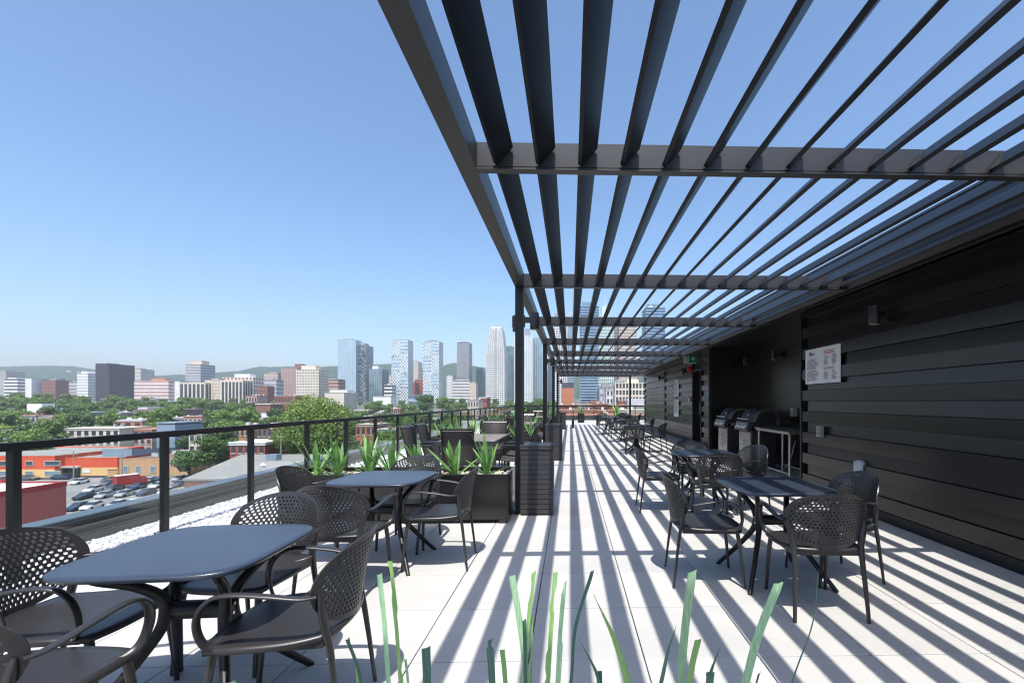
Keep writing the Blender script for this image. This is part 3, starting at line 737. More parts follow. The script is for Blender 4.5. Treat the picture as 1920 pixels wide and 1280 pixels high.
lab1 = ['leftmost sword plant in the near planter, one leaf arching left', 'second sword plant from the left in the near planter', 'third sword plant from the left in the near planter, behind the tabletop',
        'middle sword plant of the near planter, left of the chair back', 'sword plant in the near planter right behind the chair back', 'sixth sword plant in the near planter, leaning left before the sling chair', 'rightmost sword plant in the near planter beside the pergola post']
k0 = 0
for i, u in enumerate((596, 639, 694, 736, 800, 856, 913)):
    x = XU(u, 5.66); k = i % 5
    c = place(ys_[k], used[k], (x, 5.66 + random.uniform(-.05, .05), .485), R([0, 70, 10, 140, 60, 95, 20][i]), lab1[i], 'sword plants in the near planter'); used[k] = 1
    if i in (4, 5): c.rotation_euler = (R(-8), R(-20), c.rotation_euler.z)
for p, y in enumerate(PLY[1:]):
    for i in range(7):
        k = (i * 2 + p) % 5; random.seed(200 + p * 10 + i)
        c = place(ys_[k], used[k], (-3.1 + i * .36, y + random.uniform(-.08, .08), .485), random.uniform(0, 6), ['first', 'second', 'third', 'fourth', 'fifth', 'sixth', 'last'][i] + ' sword plant from the left in the ' + ['second', 'third', 'farthest'][p] + ' long planter', ['sword plants in the second planter', 'sword plants in the third planter', 'sword plants in the farthest planter'][p]); used[k] = 1

# ---- slatted bins beside the posts
def make_bin():
    o = empty('slatted_bin', '', 'bin'); W, Dp, H = .40, .42, .86
    b = MB(); b.box(-W / 2 + .015, W / 2 - .015, -Dp / 2 + .015, Dp / 2 - .015, 0, H - .03); b.build('core', M['siding_back'], o)
    z = .02; n = 13; h = (H - .07) / n
    for k in range(n):
        b = MB(); b.box(-W / 2, W / 2 - .03, -Dp / 2, -Dp / 2 + .014, z, z + h - .006); b.build('slat', M['slat'], o)
        b = MB(); b.box(W / 2 - .014, W / 2, -Dp / 2 + .03, Dp / 2 - .03, z, z + h - .006); b.build('slat', M['slat'], o)
        b = MB(); b.box(-W / 2, -W / 2 + .0145, -Dp / 2 + .03, Dp / 2 - .03, z, z + h - .006); b.build('slat', M['slat'], o)
        z += h
    for x, y in ((W / 2 - .014, -Dp / 2 + .014), (W / 2 - .014, Dp / 2 - .014)):
        b = MB(); b.box(x - .015, x + .015, y - .0145, y + .0155, 0, H - .051); b.build('corner_post', M['slat'], o)
    for k in range(4):
        b = MB(); w_ = (Dp + .03) / 4; b.box(-W / 2 - .012, W / 2 + .012, -Dp / 2 - .015 + k * w_, -Dp / 2 - .015 + (k + 1) * w_ - .006, H - .018, H + .004); b.build('lid_plank', M['slat'], o)
    b = MB(); b.box(-W / 2 - .008, W / 2 + .008, -Dp / 2 - .012, Dp / 2 + .012, H - .05, H - .0185); b.build('lid_rim', M['slat'], o)
    return o
bp0 = make_bin()
for k, (x, y, lb) in enumerate(((-.41, 5.91, 'slatted charcoal bin beside the nearest pergola post'), (-.39, 11.20, 'slatted charcoal bin beside the second pergola post'), (-.42, 23.4, 'slatted charcoal bin farthest along the row of posts'))):
    place(bp0, k, (x, y, 0), 0, lb, 'slatted bins')
cb = empty('cube_planter', 'small square dark planter with a sprawling plant before the end balustrade', 'planter', (.72, 30.6, 0))
b = MB(); b.prism([(-.22, -.22), (.22, -.22), (.22, .22), (-.22, .22)], .0, .6); b.build('pot', M['planter'], cb)
fb = empty('floor_box', 'small dark upright stand on the floor left of the cube planter', 'stand', (.15, 24.5, 0))
b = MB(); b.box(-.07, .07, -.05, .05, .02, .42); b.build('body', M['metal'], fb); b = MB(); b.box(-.16, .10, -.1, .1, 0, .02); b.build('base', M['metal'], fb)

# ---- dining sets with sling chairs
def make_dining():
    o = empty('dining_table', '', 'table'); W, L = 1.0, 1.8
    n = 8
    for k in range(n):
        b = MB(); x0 = -W / 2 + .035 + k * (W - .07) / n; b.box(x0, x0 + (W - .07) / n - .006, -L / 2 + .035, L / 2 - .035, .722, .742); b.build('top_plank', M['wood'], o)
    b = MB(); b.box(-W / 2, W / 2, -L / 2, -L / 2 + .03, .67, .744); b.box(-W / 2, W / 2, L / 2 - .03, L / 2, .67, .744); b.box(-W / 2, -W / 2 + .03, -L / 2 + .03, L / 2 - .03, .67, .744); b.box(W / 2 - .03, W / 2, -L / 2 + .03, L / 2 - .03, .67, .744); b.build('frame', M['beam'], o)
    for x in (-W / 2 + .035, W / 2 - .035):
        for y in (-L / 2 + .035, L / 2 - .035):
            b = MB(); b.box(x - .032, x + .032, y - .032, y + .032, 0, .669); b.build('leg', M['beam'], o)
    return o
def make_sling():
    o = empty('sling_chair', '', 'chair')
    def prof(s): return cat([(s, .24, .42), (s, .10, .395), (s, -.12, .385), (s, -.21, .43), (s, -.26, .60), (s, -.31, .82), (s, -.36, .96), (s, -.41, .985)], 4)
    for s in (-1, 1):
        b = MB(); b.tube(prof(s * .24), .014, 8, up=(1, 0, 0)); b.build('side_rail', M['metal'], o)
        b = MB(); p = [(s * .27, .26, 0), (s * .27, .25, .40), (s * .27, .22, .63), (s * .27, .16, .65), (s * .27, -.22, .635)]; b.tube(p, .013, 8, up=(1, 0, 0)); b.build('leg', M['metal'], o)
        b = MB(); p = [(s * .27, -.30, 0), (s * .27, -.20, .40), (s * .255, -.21, .44)]; b.tube(p, .013, 8, up=(1, 0, 0)); b.build('leg', M['metal'], o)
        b = MB(); b.box(s * .27 - .025, s * .27 + .025, -.20, .20, .652, .668); b.build('armrest', M['beam'], o)
    pr = prof(0); b = MB(); vs = []
    for p in pr: vs += [(-.235, p.y, p.z), (.235, p.y, p.z)]
    b.add(vs, [(2 * i, 2 * i + 1, 2 * i + 3, 2 * i + 2) for i in range(len(pr) - 1)], True)
    me = b.mesh('sling', M['sling']); bm = bmesh.new(); bm.from_mesh(me); bmesh.ops.solidify(bm, geom=bm.faces[:], thickness=.004); bm.to_mesh(me); bm.free()
    c = bpy.data.objects.new('sling', me); C.objects.link(c); c.parent = o
    b = MB(); 
    for y_, z_, w_, r_ in ((-.35, .955, .24, .008), (0, .33, .27, .01), (-.22, .33, .27, .01)):
        b = MB(); b.tube([(-w_, y_, z_), (w_, y_, z_)], r_, 8); b.build('cross_bar', M['chrome'], o)
    return o
dt = make_dining(); sc0 = make_sling(); ns_ = 0
for q, (ty, wh) in enumerate(((8.55, 'nearest'), (14.3, 'second'), (20.2, 'third'))):
    tx = (-1.72, -1.55, -1.6)[q]
    place(dt, q, (tx, ty, 0), 0, f'rectangular dining table with plank top, {wh} one between the planters', 'dining tables between planters')
    seats = [(tx + .0, ty - 1.12, 0, 'with back to the viewer at the near end'), (tx + .1, ty + 1.18, 180, 'at the far end facing the viewer'), (tx - .78, ty - .42, -90, 'on the gravel side, nearer seat'), (tx - .78, ty + .40, -90, 'on the gravel side, farther seat'), (tx + .76, ty - .42, 90, 'on the walkway side, nearer seat'), (tx + .76, ty + .42, 90, 'on the walkway side, farther seat')]
    for (x, y, dg_, lb) in seats:
        place(sc0, ns_, (x, y, 0), R(dg_ + random.uniform(-4, 4)), f'sling chair {lb}, {wh} dining table', 'sling chairs at the dining tables'); ns_ += 1

# ---- foreground grass plants in a planter right before the camera
fp = copy_tree(pp0); fp.location = (.02, .92, 0); fp['label'] = 'long planter right below the camera, mostly under the lower frame edge'; fp['group'] = 'long planters on the left'
del fp['group']
stalks = [  # clump, (u,v) top, (u,v) low, width px, material, jagged, pointed
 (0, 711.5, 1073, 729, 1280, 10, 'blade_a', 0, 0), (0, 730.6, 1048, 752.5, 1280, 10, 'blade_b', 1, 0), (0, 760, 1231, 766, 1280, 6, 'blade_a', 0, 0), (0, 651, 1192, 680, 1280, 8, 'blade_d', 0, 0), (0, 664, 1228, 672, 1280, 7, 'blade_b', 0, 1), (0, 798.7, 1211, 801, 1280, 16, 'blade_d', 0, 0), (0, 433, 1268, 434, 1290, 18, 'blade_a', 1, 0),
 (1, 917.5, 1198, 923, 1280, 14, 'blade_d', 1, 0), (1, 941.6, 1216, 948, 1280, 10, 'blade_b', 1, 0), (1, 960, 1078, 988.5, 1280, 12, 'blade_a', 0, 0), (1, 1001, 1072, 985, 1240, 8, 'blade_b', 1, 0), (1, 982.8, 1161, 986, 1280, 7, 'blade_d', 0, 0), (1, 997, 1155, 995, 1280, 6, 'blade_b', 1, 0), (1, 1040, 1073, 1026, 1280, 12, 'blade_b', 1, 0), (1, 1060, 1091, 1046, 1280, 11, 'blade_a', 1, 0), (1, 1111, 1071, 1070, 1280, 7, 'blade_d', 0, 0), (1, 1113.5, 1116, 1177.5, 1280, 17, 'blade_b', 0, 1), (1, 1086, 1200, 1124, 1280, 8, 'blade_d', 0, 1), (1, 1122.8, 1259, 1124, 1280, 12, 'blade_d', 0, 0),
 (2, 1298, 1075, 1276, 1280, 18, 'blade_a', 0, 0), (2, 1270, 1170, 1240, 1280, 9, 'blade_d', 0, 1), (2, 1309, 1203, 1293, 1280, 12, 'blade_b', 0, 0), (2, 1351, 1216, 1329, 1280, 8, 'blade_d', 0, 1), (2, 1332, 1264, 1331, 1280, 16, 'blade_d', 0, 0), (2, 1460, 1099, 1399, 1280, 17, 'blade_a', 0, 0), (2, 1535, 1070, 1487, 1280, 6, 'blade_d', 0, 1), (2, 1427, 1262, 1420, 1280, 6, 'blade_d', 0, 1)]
clx = [-.33, -.02, .26]; cly = .92
cl = [empty('cut_grass_plant', lb, 'plant', (x, cly, .49), group='cut grass plants below the camera') for x, lb in zip(clx, ('clump of cut green blades at the bottom, left of the joint lines', 'clump of torn green blades at the bottom centre', 'clump of cut blades at the bottom, in front of the right tables'))]
random.seed(77)
for (c_, u1, v1, u2, v2, wpx, m_, jag, pt_) in stalks:
    Y = cly + random.uniform(-.05, .05); px = Y / F
    top = Vector((XU(u1, Y), Y, ZV(v1, 0, Y))); low = Vector((XU(u2, Y), Y, ZV(v2, 0, Y)))
    dirn = (low - top); kx = max(-.25, min(.25, dirn.x / dirn.z)); base = Vector((low.x + kx * (.485 - low.z) * .6, Y, .485)); low2 = low + Vector((kx * -.12, 0, -.12))
    mid = low + (top - low) * .5 + Vector(((u2 - u1) * .0001, 0, 0)); 
    if u1 > 1500: mid += Vector((.018, 0, 0))
    if u1 > 1100 and u1 < 1112 and m_ == 'blade_d': mid -= Vector((.008, 0, 0))
    path = cat([base, low2, low, mid, top], 8); n = len(path); b = MB(); vs = []; yaw = random.uniform(-.35, .35)
    jl = jr = 0
    for i, p in enumerate(path):
        t = i / (n - 1); w_ = wpx * px * .5 * (.8 + .2 * t) * (1 - .0 * t)
        if pt_: w_ *= max(.06, 1 - ((t - .35) / .65) ** 2) if t > .35 else 1
        if jag and t > .45:
            if random.random() < .3: jl = random.choice((0, 0, .55))
            if random.random() < .3: jr = random.choice((0, 0, .5))
        cx_, sx_ = math.cos(yaw), math.sin(yaw)
        wl, wr = w_ * (1 - jl), w_ * (1 - jr)
        vs += [(p.x - wl * cx_, p.y - wl * sx_, p.z + random.uniform(-.001, .001)), (p.x, p.y + w_ * .35, p.z), (p.x + wr * cx_, p.y + wr * sx_, p.z + (random.uniform(.0, .006) if i == n - 1 else 0))]
    o = cl[c_].location; vs = [(x - o.x, y - o.y, z - o.z) for x, y, z in vs]
    b.add(vs, [(i * 3 + j, i * 3 + j + 1, i * 3 + j + 4, i * 3 + j + 3) for i in range(n - 1) for j in (0, 1)], True)
    b.build('blade', M[m_], cl[c_])
# ================================================================== CITY
def gz(x, y):                      # height of the land
    r = math.hypot(x, y)
    if r < 230: return -20
    if r < 1000: t = (r - 230) / 770; return -20 + 21 * t ** .9
    t = min(1, (r - 1000) / 1600); return 1 + 24 * t
b = MB(); nA = 96; rr = [0, 25, 60, 100, 150, 230, 300, 400, 520, 660, 820, 1000, 1300, 1700, 2200, 3000, 4500, 7000, 11000]
vs = [(0, 0, -20)]
for r in rr[1:]:
    for k in range(nA): a = 2 * math.pi * k / nA; vs.append((r * math.cos(a), r * math.sin(a), gz(r, 0)))
fs = [(0, 1 + k, 1 + (k + 1) % nA) for k in range(nA)]
for i in range(len(rr) - 2):
    for k in range(nA): a = 1 + i * nA + k; c = 1 + i * nA + (k + 1) % nA; fs.append((a, a + nA, c + nA, c))
b.add(vs, fs)
m, t, p = newmat('city_ground')
tc = t.nodes.new('ShaderNodeTexCoord'); n1 = t.nodes.new('ShaderNodeTexNoise'); n1.inputs['Scale'].default_value = .012; n1.inputs['Detail'].default_value = 6
cr = t.nodes.new('ShaderNodeValToRGB'); cr.color_ramp.elements[0].position = .4; cr.color_ramp.elements[0].color = (.05, .085, .03, 1); cr.color_ramp.elements[1].position = .6; cr.color_ramp.elements[1].color = (.16, .15, .14, 1)
t.links.new(tc.outputs['Object'], n1.inputs[0]); t.links.new(n1.outputs[0], cr.inputs[0]); t.links.new(cr.outputs[0], p.inputs['Base Color']); p.inputs['Roughness'].default_value = .9
b.build('ground', m, kind='structure')
def sheet(name, m, poly, z): b = MB(); b.add([(x, y, z) for x, y in poly], [tuple(range(len(poly)))]); b.build(name, m, kind='structure')
sheet('parking_lot', M['asphalt'], [(-184.9, 62), (-72, 62), (-72, 133.9), (-184.9, 133.9)], -19.98)
sheet('street', M['asphalt'], [(-260, 40), (-185, 40), (-185, 134), (-260, 134)], -19.985)
sheet('side_street', M['asphalt'], [(-70, 60), (-48, 60), (-62, 400), (-72, 400)], -19.975)

# ---- hill
prof_ = [(-400, 712), (-250, 702), (-120, 692), (0, 688), (80, 686), (140, 688), (175, 693), (240, 703), (300, 706), (340, 704), (370, 705), (400, 700), (440, 697), (480, 691), (560, 690), (620, 689), (680, 686), (705, 684), (735, 683), (770, 690), (805, 693), (830, 688), (850, 684), (880, 686), (910, 690), (960, 693), (1069, 697), (1300, 704), (1600, 716), (2400, 730)]
def ridge(u):
    for (a, va), (c, vc) in zip(prof_[:-1], prof_[1:]):
        if u <= c: return va + (vc - va) * max(0, (u - a)) / (c - a)
    return 730
b = MB(); vs = []; NU, NR_ = 420, 44; ys2 = [1500 + 1900 * j / NR_ for j in range(NR_ + 1)]
for i in range(NU + 1):
    u = -400 + 2800 * i / NU; tr_ = ridge(u)
    for j, yy in enumerate(ys2):
        x = yy * ratio(u); top = CAMZ + (HV - tr_) * (2650 * cth + 2650 * ratio(u) * sth) / F
        s = min(1, (yy - 1500) / 1150); s = s * s * (3 - 2 * s)
        base = 8; z = base + (top - base) * s
        if yy > 2650: z -= (yy - 2650) ** 1.3 * .012
        z += 11 * s * (noise.noise(Vector((x * .006, yy * .006, 0)))) + 5 * s * noise.noise(Vector((x * .035, yy * .035, 3)))
        vs.append((x, yy, z))
fs = [(i * (NR_ + 1) + j, (i + 1) * (NR_ + 1) + j, (i + 1) * (NR_ + 1) + j + 1, i * (NR_ + 1) + j + 1) for i in range(NU) for j in range(NR_)]
b.add(vs, fs, True)
hm = mat('hill_forest', (.014, .052, .020), .95, 0, .45, .03, 1.0, .06, coord='Object', detail=8); hm.node_tree.nodes['Bump'].inputs['Distance'].default_value = 12
b.build('wooded_hill', hm, kind='structure')

# ---- facade materials
FMc = {}
def fm(name, col, rough=.8, metal=0, var=.08, spec=.3):
    if name not in FMc: FMc[name] = mat(name, col, rough, metal, var, .08, 0, spec=spec)
    return FMc[name]
fm('beige_wall', (.50, .43, .34)); fm('cream_wall', (.58, .52, .44)); fm('white_wall', (.68, .68, .68)); fm('grey_wall', (.27, .27, .29)); fm('light_grey_wall', (.46, .47, .50))
fm('brick_orange', (.42, .17, .10)); fm('brick_red', (.30, .085, .065)); fm('brick_brown', (.22, .12, .095)); fm('pink_wall', (.46, .32, .29)); fm('dark_wall', (.055, .06, .075)); fm('purple_brown', (.22, .15, .15))
fm('orange_red_paint', (.62, .095, .05)); fm('yellow_paint', (.72, .45, .20)); fm('tan_brick', (.50, .30, .17)); fm('blue_grey_metal', (.22, .28, .36), .5); fm('roof_grey', (.28, .27, .26)); fm('roof_white', (.62, .61, .60)); fm('roof_brown', (.20, .125, .10)); fm('copper_green', (.30, .46, .38)); fm('red_trim', (.33, .045, .045)); fm('charcoal', (.07, .075, .09))
fm('mint_wall', (.50, .58, .52)); fm('blue_band', (.40, .52, .62), .3, .2); fm('glass_dark', (.05, .065, .09), .15, .35, .3, .8); fm('glass_blue', (.12, .20, .30), .15, .5, .3, .8); fm('glass_pale', (.42, .53, .60), .2, .45, .12, .8); fm('glass_teal', (.16, .27, .31), .15, .5, .3, .8); fm('pane', (.05, .07, .09), .12, .2, .2, .8); fm('pane_light', (.22, .30, .36), .12, .3, .2, .8)
RECTS = []
def tower(name, label, u0, u1, vt, Y, dep, body, band, style='band', nf=12, nc=6, zb=None, cat_='building', group=None, pen=None, bh=.45, pr=.35, roofm='roof_grey', side_nc=None, seed=1, panel='white_wall', fx=None):
    x0, x1 = (XU(u0, Y), XU(u1, Y)) if fx is None else fx
    zt = ZV(vt, (x0 + x1) / 2, Y); xc = (x0 + x1) / 2
    if zb is None: zb = gz(xc, Y) - 3
    RECTS.append((x0, x1, Y, Y + dep))
    loc = (xc, Y, zb); W = x1 - x0; H = zt - zb; o = empty(name, label, cat_, loc, group=group)
    b = MB(); b.box(-W / 2, W / 2, 0, dep, 0, H - .02); b.build('wall', FMc[body], o)
    fh = H / nf
    if style in ('band', 'grid', 'balcony'):
        b = MB()
        for k in range(nf + 1):
            z0 = k * fh; z1 = min(z0 + fh * bh, H + .5)
            e = pr + (.6 if style == 'balcony' else 0)
            b.box(-W / 2 - e, W / 2 + e, -e, dep + e, z0, z1)
        b.build('floor_bands', FMc[band], o, kind='stuff')
    if style in ('grid', 'pier'):
        b = MB(); cw = W / nc; e = pr + .06; pw = cw * .17
        for k in range(nc + 1): x = -W / 2 + k * cw; b.box(x - pw, x + pw, -e, .5, 0, H + .3)
        sn = side_nc or max(1, round(dep / cw)); sx = (W / 2 if xc < 0 else -W / 2)
        for k in range(sn + 1): y = k * dep / sn; b.box(min(sx, sx + math.copysign(e, sx)), max(sx, sx + math.copysign(e, sx)), y - pw, y + pw, 0, H + .3)
        b.build('piers', FMc[band], o, kind='stuff')
    if style == 'pier':
        b = MB(); b.box(-W / 2 - pr, W / 2 + pr, -pr, dep, H - fh * .5, H + .3); b.build('cornice', FMc[band], o)
    if style == 'checker':
        random.seed(seed); b = MB(); d = MB(); cw = W / nc; sn = max(2, round(dep / cw)); sx = W / 2 if xc < 0 else -W / 2
        for k in range(nf):
            for c_ in range(nc):
                dense = ((k * 4 // nf) + (c_ * 2 // nc)) % 2
                if (dense and (c_ + k) % 2) or (not dense and k % 2 and random.random() < .85): b.box(-W / 2 + c_ * cw + .1, -W / 2 + (c_ + 1) * cw - .1, -.3, 0.1, k * fh + fh * .1, k * fh + fh * (.95 if dense else .5))
                elif random.random() < .35: d.box(-W / 2 + c_ * cw + .3, -W / 2 + (c_ + 1) * cw - .3, -.2, .1, k * fh + .2, k * fh + fh * .8)
            for c_ in range(sn):
                if (c_ + k) % 2: b.box(min(sx - .1, sx + math.copysign(.3, sx)), max(sx - .1, sx + math.copysign(.3, sx)), c_ * dep / sn + .1, (c_ + 1) * dep / sn - .1, k * fh, k * fh + fh * .8)
        b.build('white_panels', FMc[panel], o, kind='stuff'); d.build('dark_panes', FMc['pane_light'], o, kind='stuff')
    if style == 'windows':
        cw = W / nc; m_ = MB(); m_.box(-cw * .27, cw * .27, -.12, .05, fh * .28, fh * .78); me = m_.mesh('window', FMc['pane'])
        for k in range(nf):
            for c_ in range(nc):
                q = bpy.data.objects.new('window', me); C.objects.link(q); q.parent = o; q.location = (-W / 2 + (c_ + .5) * cw, 0, k * fh)
        b = MB(); b.box(-W / 2 - .2, W / 2 + .2, -.2, dep + .2, H - .5, H + .35); b.build('parapet', FMc[band], o)
        b = MB()
        for k in range(nf):
            for c_ in range(nc): x = -W / 2 + (c_ + .5) * cw; b.box(x - cw * .31, x + cw * .31, -.22, -.0, k * fh + fh * .20, k * fh + fh * .27)
        b.build('sills', FMc['light_grey_wall'], o, kind='stuff')
    b = MB(); b.box(-W / 2 - pr * .9, W / 2 + pr * .9, -pr * .9, dep + pr * .9, H + .01, H + .25); b.build('roof', FMc[roofm], o)
    if style == 'windows' and W > 6:
        random.seed(int(u0 * 7 + Y)); b = MB()
        for _ in range(random.randint(2, 5)):
            x = random.uniform(-W * .42, W * .35); y = random.uniform(1, dep * .8); s_ = random.uniform(.4, 1.3); b.box(x, x + s_, y, y + s_, H + .26, H + .3 + random.uniform(.4, 1.3))
        b.build('roof_units', FMc[random.choice(['light_grey_wall', 'white_wall', 'grey_wall', 'brick_brown'])], o, kind='stuff')
    elif style in ('band', 'grid', 'checker', 'balcony') and not pen and nf > 5:
        b = MB(); b.box(-W * .3, W * .22, dep * .25, dep * .7, H + .26, H + 3.2); b.box(W * .26, W * .36, dep * .3, dep * .5, H + .26, H + 1.8); b.build('roof_plant', FMc['grey_wall'], o)
    if pen:
        for (pu0, pu1, pvt, pm) in pen:
            q0, q1 = XU(pu0, Y + dep * .3) - xc, XU(pu1, Y + dep * .3) - xc; b = MB(); b.box(q0, q1, dep * .25, dep * .75, H + .26, ZV(pvt, xc, Y + dep * .25) - zb); b.build('roof_block', FMc[pm], o)
    return o
T = tower
T('apartment_tower', 'beige apartment tower at the very left edge of the skyline', -22, 11, 697, 880, 30, 'pane_light', 'cream_wall', 'band', 14)
T('office_block', 'white office block with dark strip windows at the left edge', 8, 33, 710, 760, 24, 'pane', 'white_wall', 'band', 7, bh=.55, pen=[(16, 30, 708, 'white_wall')])
T('office_block', 'blank bright white block beside the white striped one', 35, 59, 709, 770, 22, 'white_wall', 'white_wall', 'none', 5)
T('brick_block', 'brown block right of the blank white one', 79, 104, 713, 780, 30, 'brick_brown', 'brick_brown', 'band', 6, bh=.7)
T('office_block', 'low pale grey office with long strip windows left of the dark slab', 102, 146, 716, 800, 24, 'grey_wall', 'light_grey_wall', 'band', 6, bh=.6)
T('office_block', 'stepped off-white tower left of the dark slab building', 145, 165, 700, 790, 32, 'light_grey_wall', 'white_wall', 'band', 10, bh=.65, pen=[(154, 164, 696, 'white_wall')])
T('slab_building', 'long dark slab tower, darkest block on the left skyline', 180, 204, 682, 740, 42, 'glass_dark', 'dark_wall', 'grid', 17, 8, bh=.3, pen=[(182, 202, 680, 'light_grey_wall')])
T('apartment_tower', 'grey beige tower peeking out right of the dark slab', 247, 264, 692, 950, 30, 'light_grey_wall', 'beige_wall', 'band', 9, pen=[(249, 262, 690, 'grey_wall')])
T('apartment_block', 'pink and white banded apartment block with red roof hut', 252, 316, 714, 690, 18, 'pink_wall', 'white_wall', 'band', 7, bh=.32, pen=[(285, 311, 709, 'brick_orange')])
T('office_block', 'small white block between the pink block and the grey tower', 326, 337, 714, 700, 16, 'white_wall', 'white_wall', 'none', 4)
T('office_tower', 'grey concrete tower with dark right side above the beige apartments', 348, 376, 683, 850, 34, 'grey_wall', 'light_grey_wall', 'band', 14, bh=.5, pen=[(356, 380, 676, 'beige_wall')])
T('apartment_block', 'beige apartment block with dark balcony stacks, lower left one', 337, 384, 717, 600, 18, 'glass_dark', 'cream_wall', 'pier', 9, 6)
T('apartment_block', 'beige apartment block with balcony stacks, middle one', 386, 414, 713, 610, 18, 'beige_wall', 'cream_wall', 'grid', 9, 5)
T('apartment_block', 'beige apartment block with balcony stacks, right one', 415, 455, 713, 605, 18, 'glass_dark', 'cream_wall', 'pier', 9, 6)
T('apartment_block', 'orange and white apartment block with a white roof storey', 418, 474, 708, 640, 22, 'brick_orange', 'white_wall', 'grid', 8, 8, pen=[(441, 470, 701, 'white_wall')])
T('brick_block', 'pinkish stepped block on the skyline left of the purple tower', 495, 521, 700, 900, 30, 'pink_wall', 'beige_wall', 'band', 10)
T('office_block', 'grey block before the pinkish stepped one', 484, 518, 712, 820, 20, 'grey_wall', 'light_grey_wall', 'band', 6)
T('brick_block', 'square brown brick block with blank wall right of the orange apartments', 483, 501, 724, 620, 14, 'brick_brown', 'brick_brown', 'grid', 5, 4)
T('office_tower', 'mauve grid tower left of the beige office tower', 528, 556, 690, 880, 30, 'purple_brown', 'pink_wall', 'grid', 16, 10, bh=.4, pen=[(553, 566, 682, 'brick_brown')])
T('office_tower', 'big beige office tower with rows of narrow windows', 556, 597, 693, 640, 26, 'grey_wall', 'cream_wall', 'grid', 14, 8, bh=.62, pen=[(566, 593, 685, 'cream_wall')])
T('brick_block', 'banded brown block with a pale green curved roof', 605, 634, 711, 760, 24, 'brick_brown', 'pink_wall', 'band', 8, roofm='copper_green', pen=[(610, 630, 710, 'copper_green')])
T('civic_building', 'low beige windowless building in front of the pale glass tower', 609, 645, 736, 420, 26, 'cream_wall', 'cream_wall', 'none', 3, roofm='roof_white', pen=[(620, 652, 731, 'white_wall')])
T('glass_tower', 'pale sky coloured glass tower, leftmost of the high rises', 634, 667, 637, 900, 26, 'glass_pale', 'blue_band', 'grid', 34, 9, bh=.22, pr=.2)
T('glass_tower', 'black condo tower attached right of the pale glass tower', 671, 686, 647, 910, 34, 'glass_dark', 'pane_light', 'checker', 30, 5, panel='pane_light', pen=[(673, 685, 643, 'grey_wall')])
T('glass_tower', 'short dark glass tower with roof tank right of the black condo tower', 693, 716, 692, 830, 30, 'glass_teal', 'pane_light', 'grid', 14, 7, bh=.25, pen=[(699, 710, 686, 'white_wall')])
T('office_block', 'small white banded block left of the first checkered tower', 721, 735, 722, 760, 18, 'glass_dark', 'white_wall', 'band', 6)
T('apartment_tower', 'two thin beige towers seen left of the first checkered tower', 717, 733, 704, 900, 22, 'beige_wall', 'cream_wall', 'grid', 9, 4)
T('condo_tower', 'white and pale blue checkered condo tower, the left twin', 734, 765, 637, 800, 26, 'glass_pale', 'white_wall', 'checker', 38, 12, seed=4, pen=[(750, 765, 636.5, 'white_wall')])
T('condo_tower', 'white and pale blue checkered condo tower, the right twin', 793, 823, 640, 800, 26, 'glass_pale', 'white_wall', 'checker', 38, 12, seed=8)
T('office_tower', 'pale beige slab tower between the checkered twins', 767, 784, 678, 1150, 30, 'grey_wall', 'cream_wall', 'grid', 18, 7, bh=.5)
T('brick_block', 'dark red block between the checkered twins', 766, 778, 718, 900, 24, 'brick_red', 'brick_red', 'band', 7)
T('brick_block', 'brown and red block left of the right checkered twin', 778, 793, 712, 930, 24, 'brick_brown', 'brick_red', 'grid', 8, 5)
T('podium_building', 'low blue glass podium joining the checkered twins', 766, 806, 741, 700, 20, 'glass_blue', 'glass_pale', 'band', 2, roofm='blue_grey_metal')
T('office_tower', 'narrow grey banded tower standing on a wider base', 857, 879, 642, 900, 30, 'glass_dark', 'light_grey_wall', 'band', 30, bh=.5, roofm='white_wall')
T('office_block', 'wider white banded base below the narrow grey tower', 848, 881, 713, 880, 12, 'grey_wall', 'white_wall', 'band', 8)
T('office_block', 'pale block left of the narrow grey tower', 838, 848, 705, 900, 20, 'light_grey_wall', 'white_wall', 'grid', 10, 3)
T('apartment_block', 'beige block right of the base of the narrow grey tower', 881, 892, 718, 870, 18, 'beige_wall', 'cream_wall', 'grid', 7, 4)
T('glass_tower', 'green glass office block left of the tapering white tower', 893, 906, 690, 980, 30, 'glass_teal', 'glass_dark', 'band', 16)
# tapering white tower
Y = 800; x0, x1 = XU(911, Y), XU(946, Y); xc = (x0 + x1) / 2; zb = gz(xc, Y) - 3; W = x1 - x0
ta = empty('condo_tower', 'tall white banded tower whose top floors taper inwards', 'building', (xc, Y, zb)); H = ZV(616, xc, Y) - zb; nf = 40; fh = H / nf; RECTS.append((x0, x1, Y, Y + 30))
b = MB(); c_ = MB(); d_ = MB(); random.seed(6)
for k in range(nf):
    t = k / nf; sh = 0 if t < .62 else ((t - .62) / .38) ** 1.6 * W * .20
    a0, a1 = -W / 2 + sh * 1.2, W / 2 - sh * .8; b.box(a0, a1, sh * .4, 28, k * fh, (k + 1) * fh)
    c_.box(a0 - .5, a1 + .5, sh * .4 - .5, 28, k * fh, k * fh + fh * .5)
    for q in range(9):
        if q != 4: x = a0 + (q + .5) * (a1 - a0) / 9; d_.box(x - .45, x + .45, sh * .4 - .3, 1, k * fh, (k + 1) * fh)
b.build('wall', FMc['glass_dark'], ta); c_.build('floor_bands', FMc['white_wall'], ta, kind='stuff'); d_.build('piers', FMc['white_wall'], ta, kind='stuff')
b = MB(); b.box(-W * .24, W * .30, 5, 24, H, H + 4); b.build('roof_block', FMc['white_wall'], ta)
T('glass_tower', 'teal glass tower right behind the tapering white tower', 947, 963, 650, 1000, 30, 'glass_teal', 'glass_dark', 'band', 24, bh=.3)
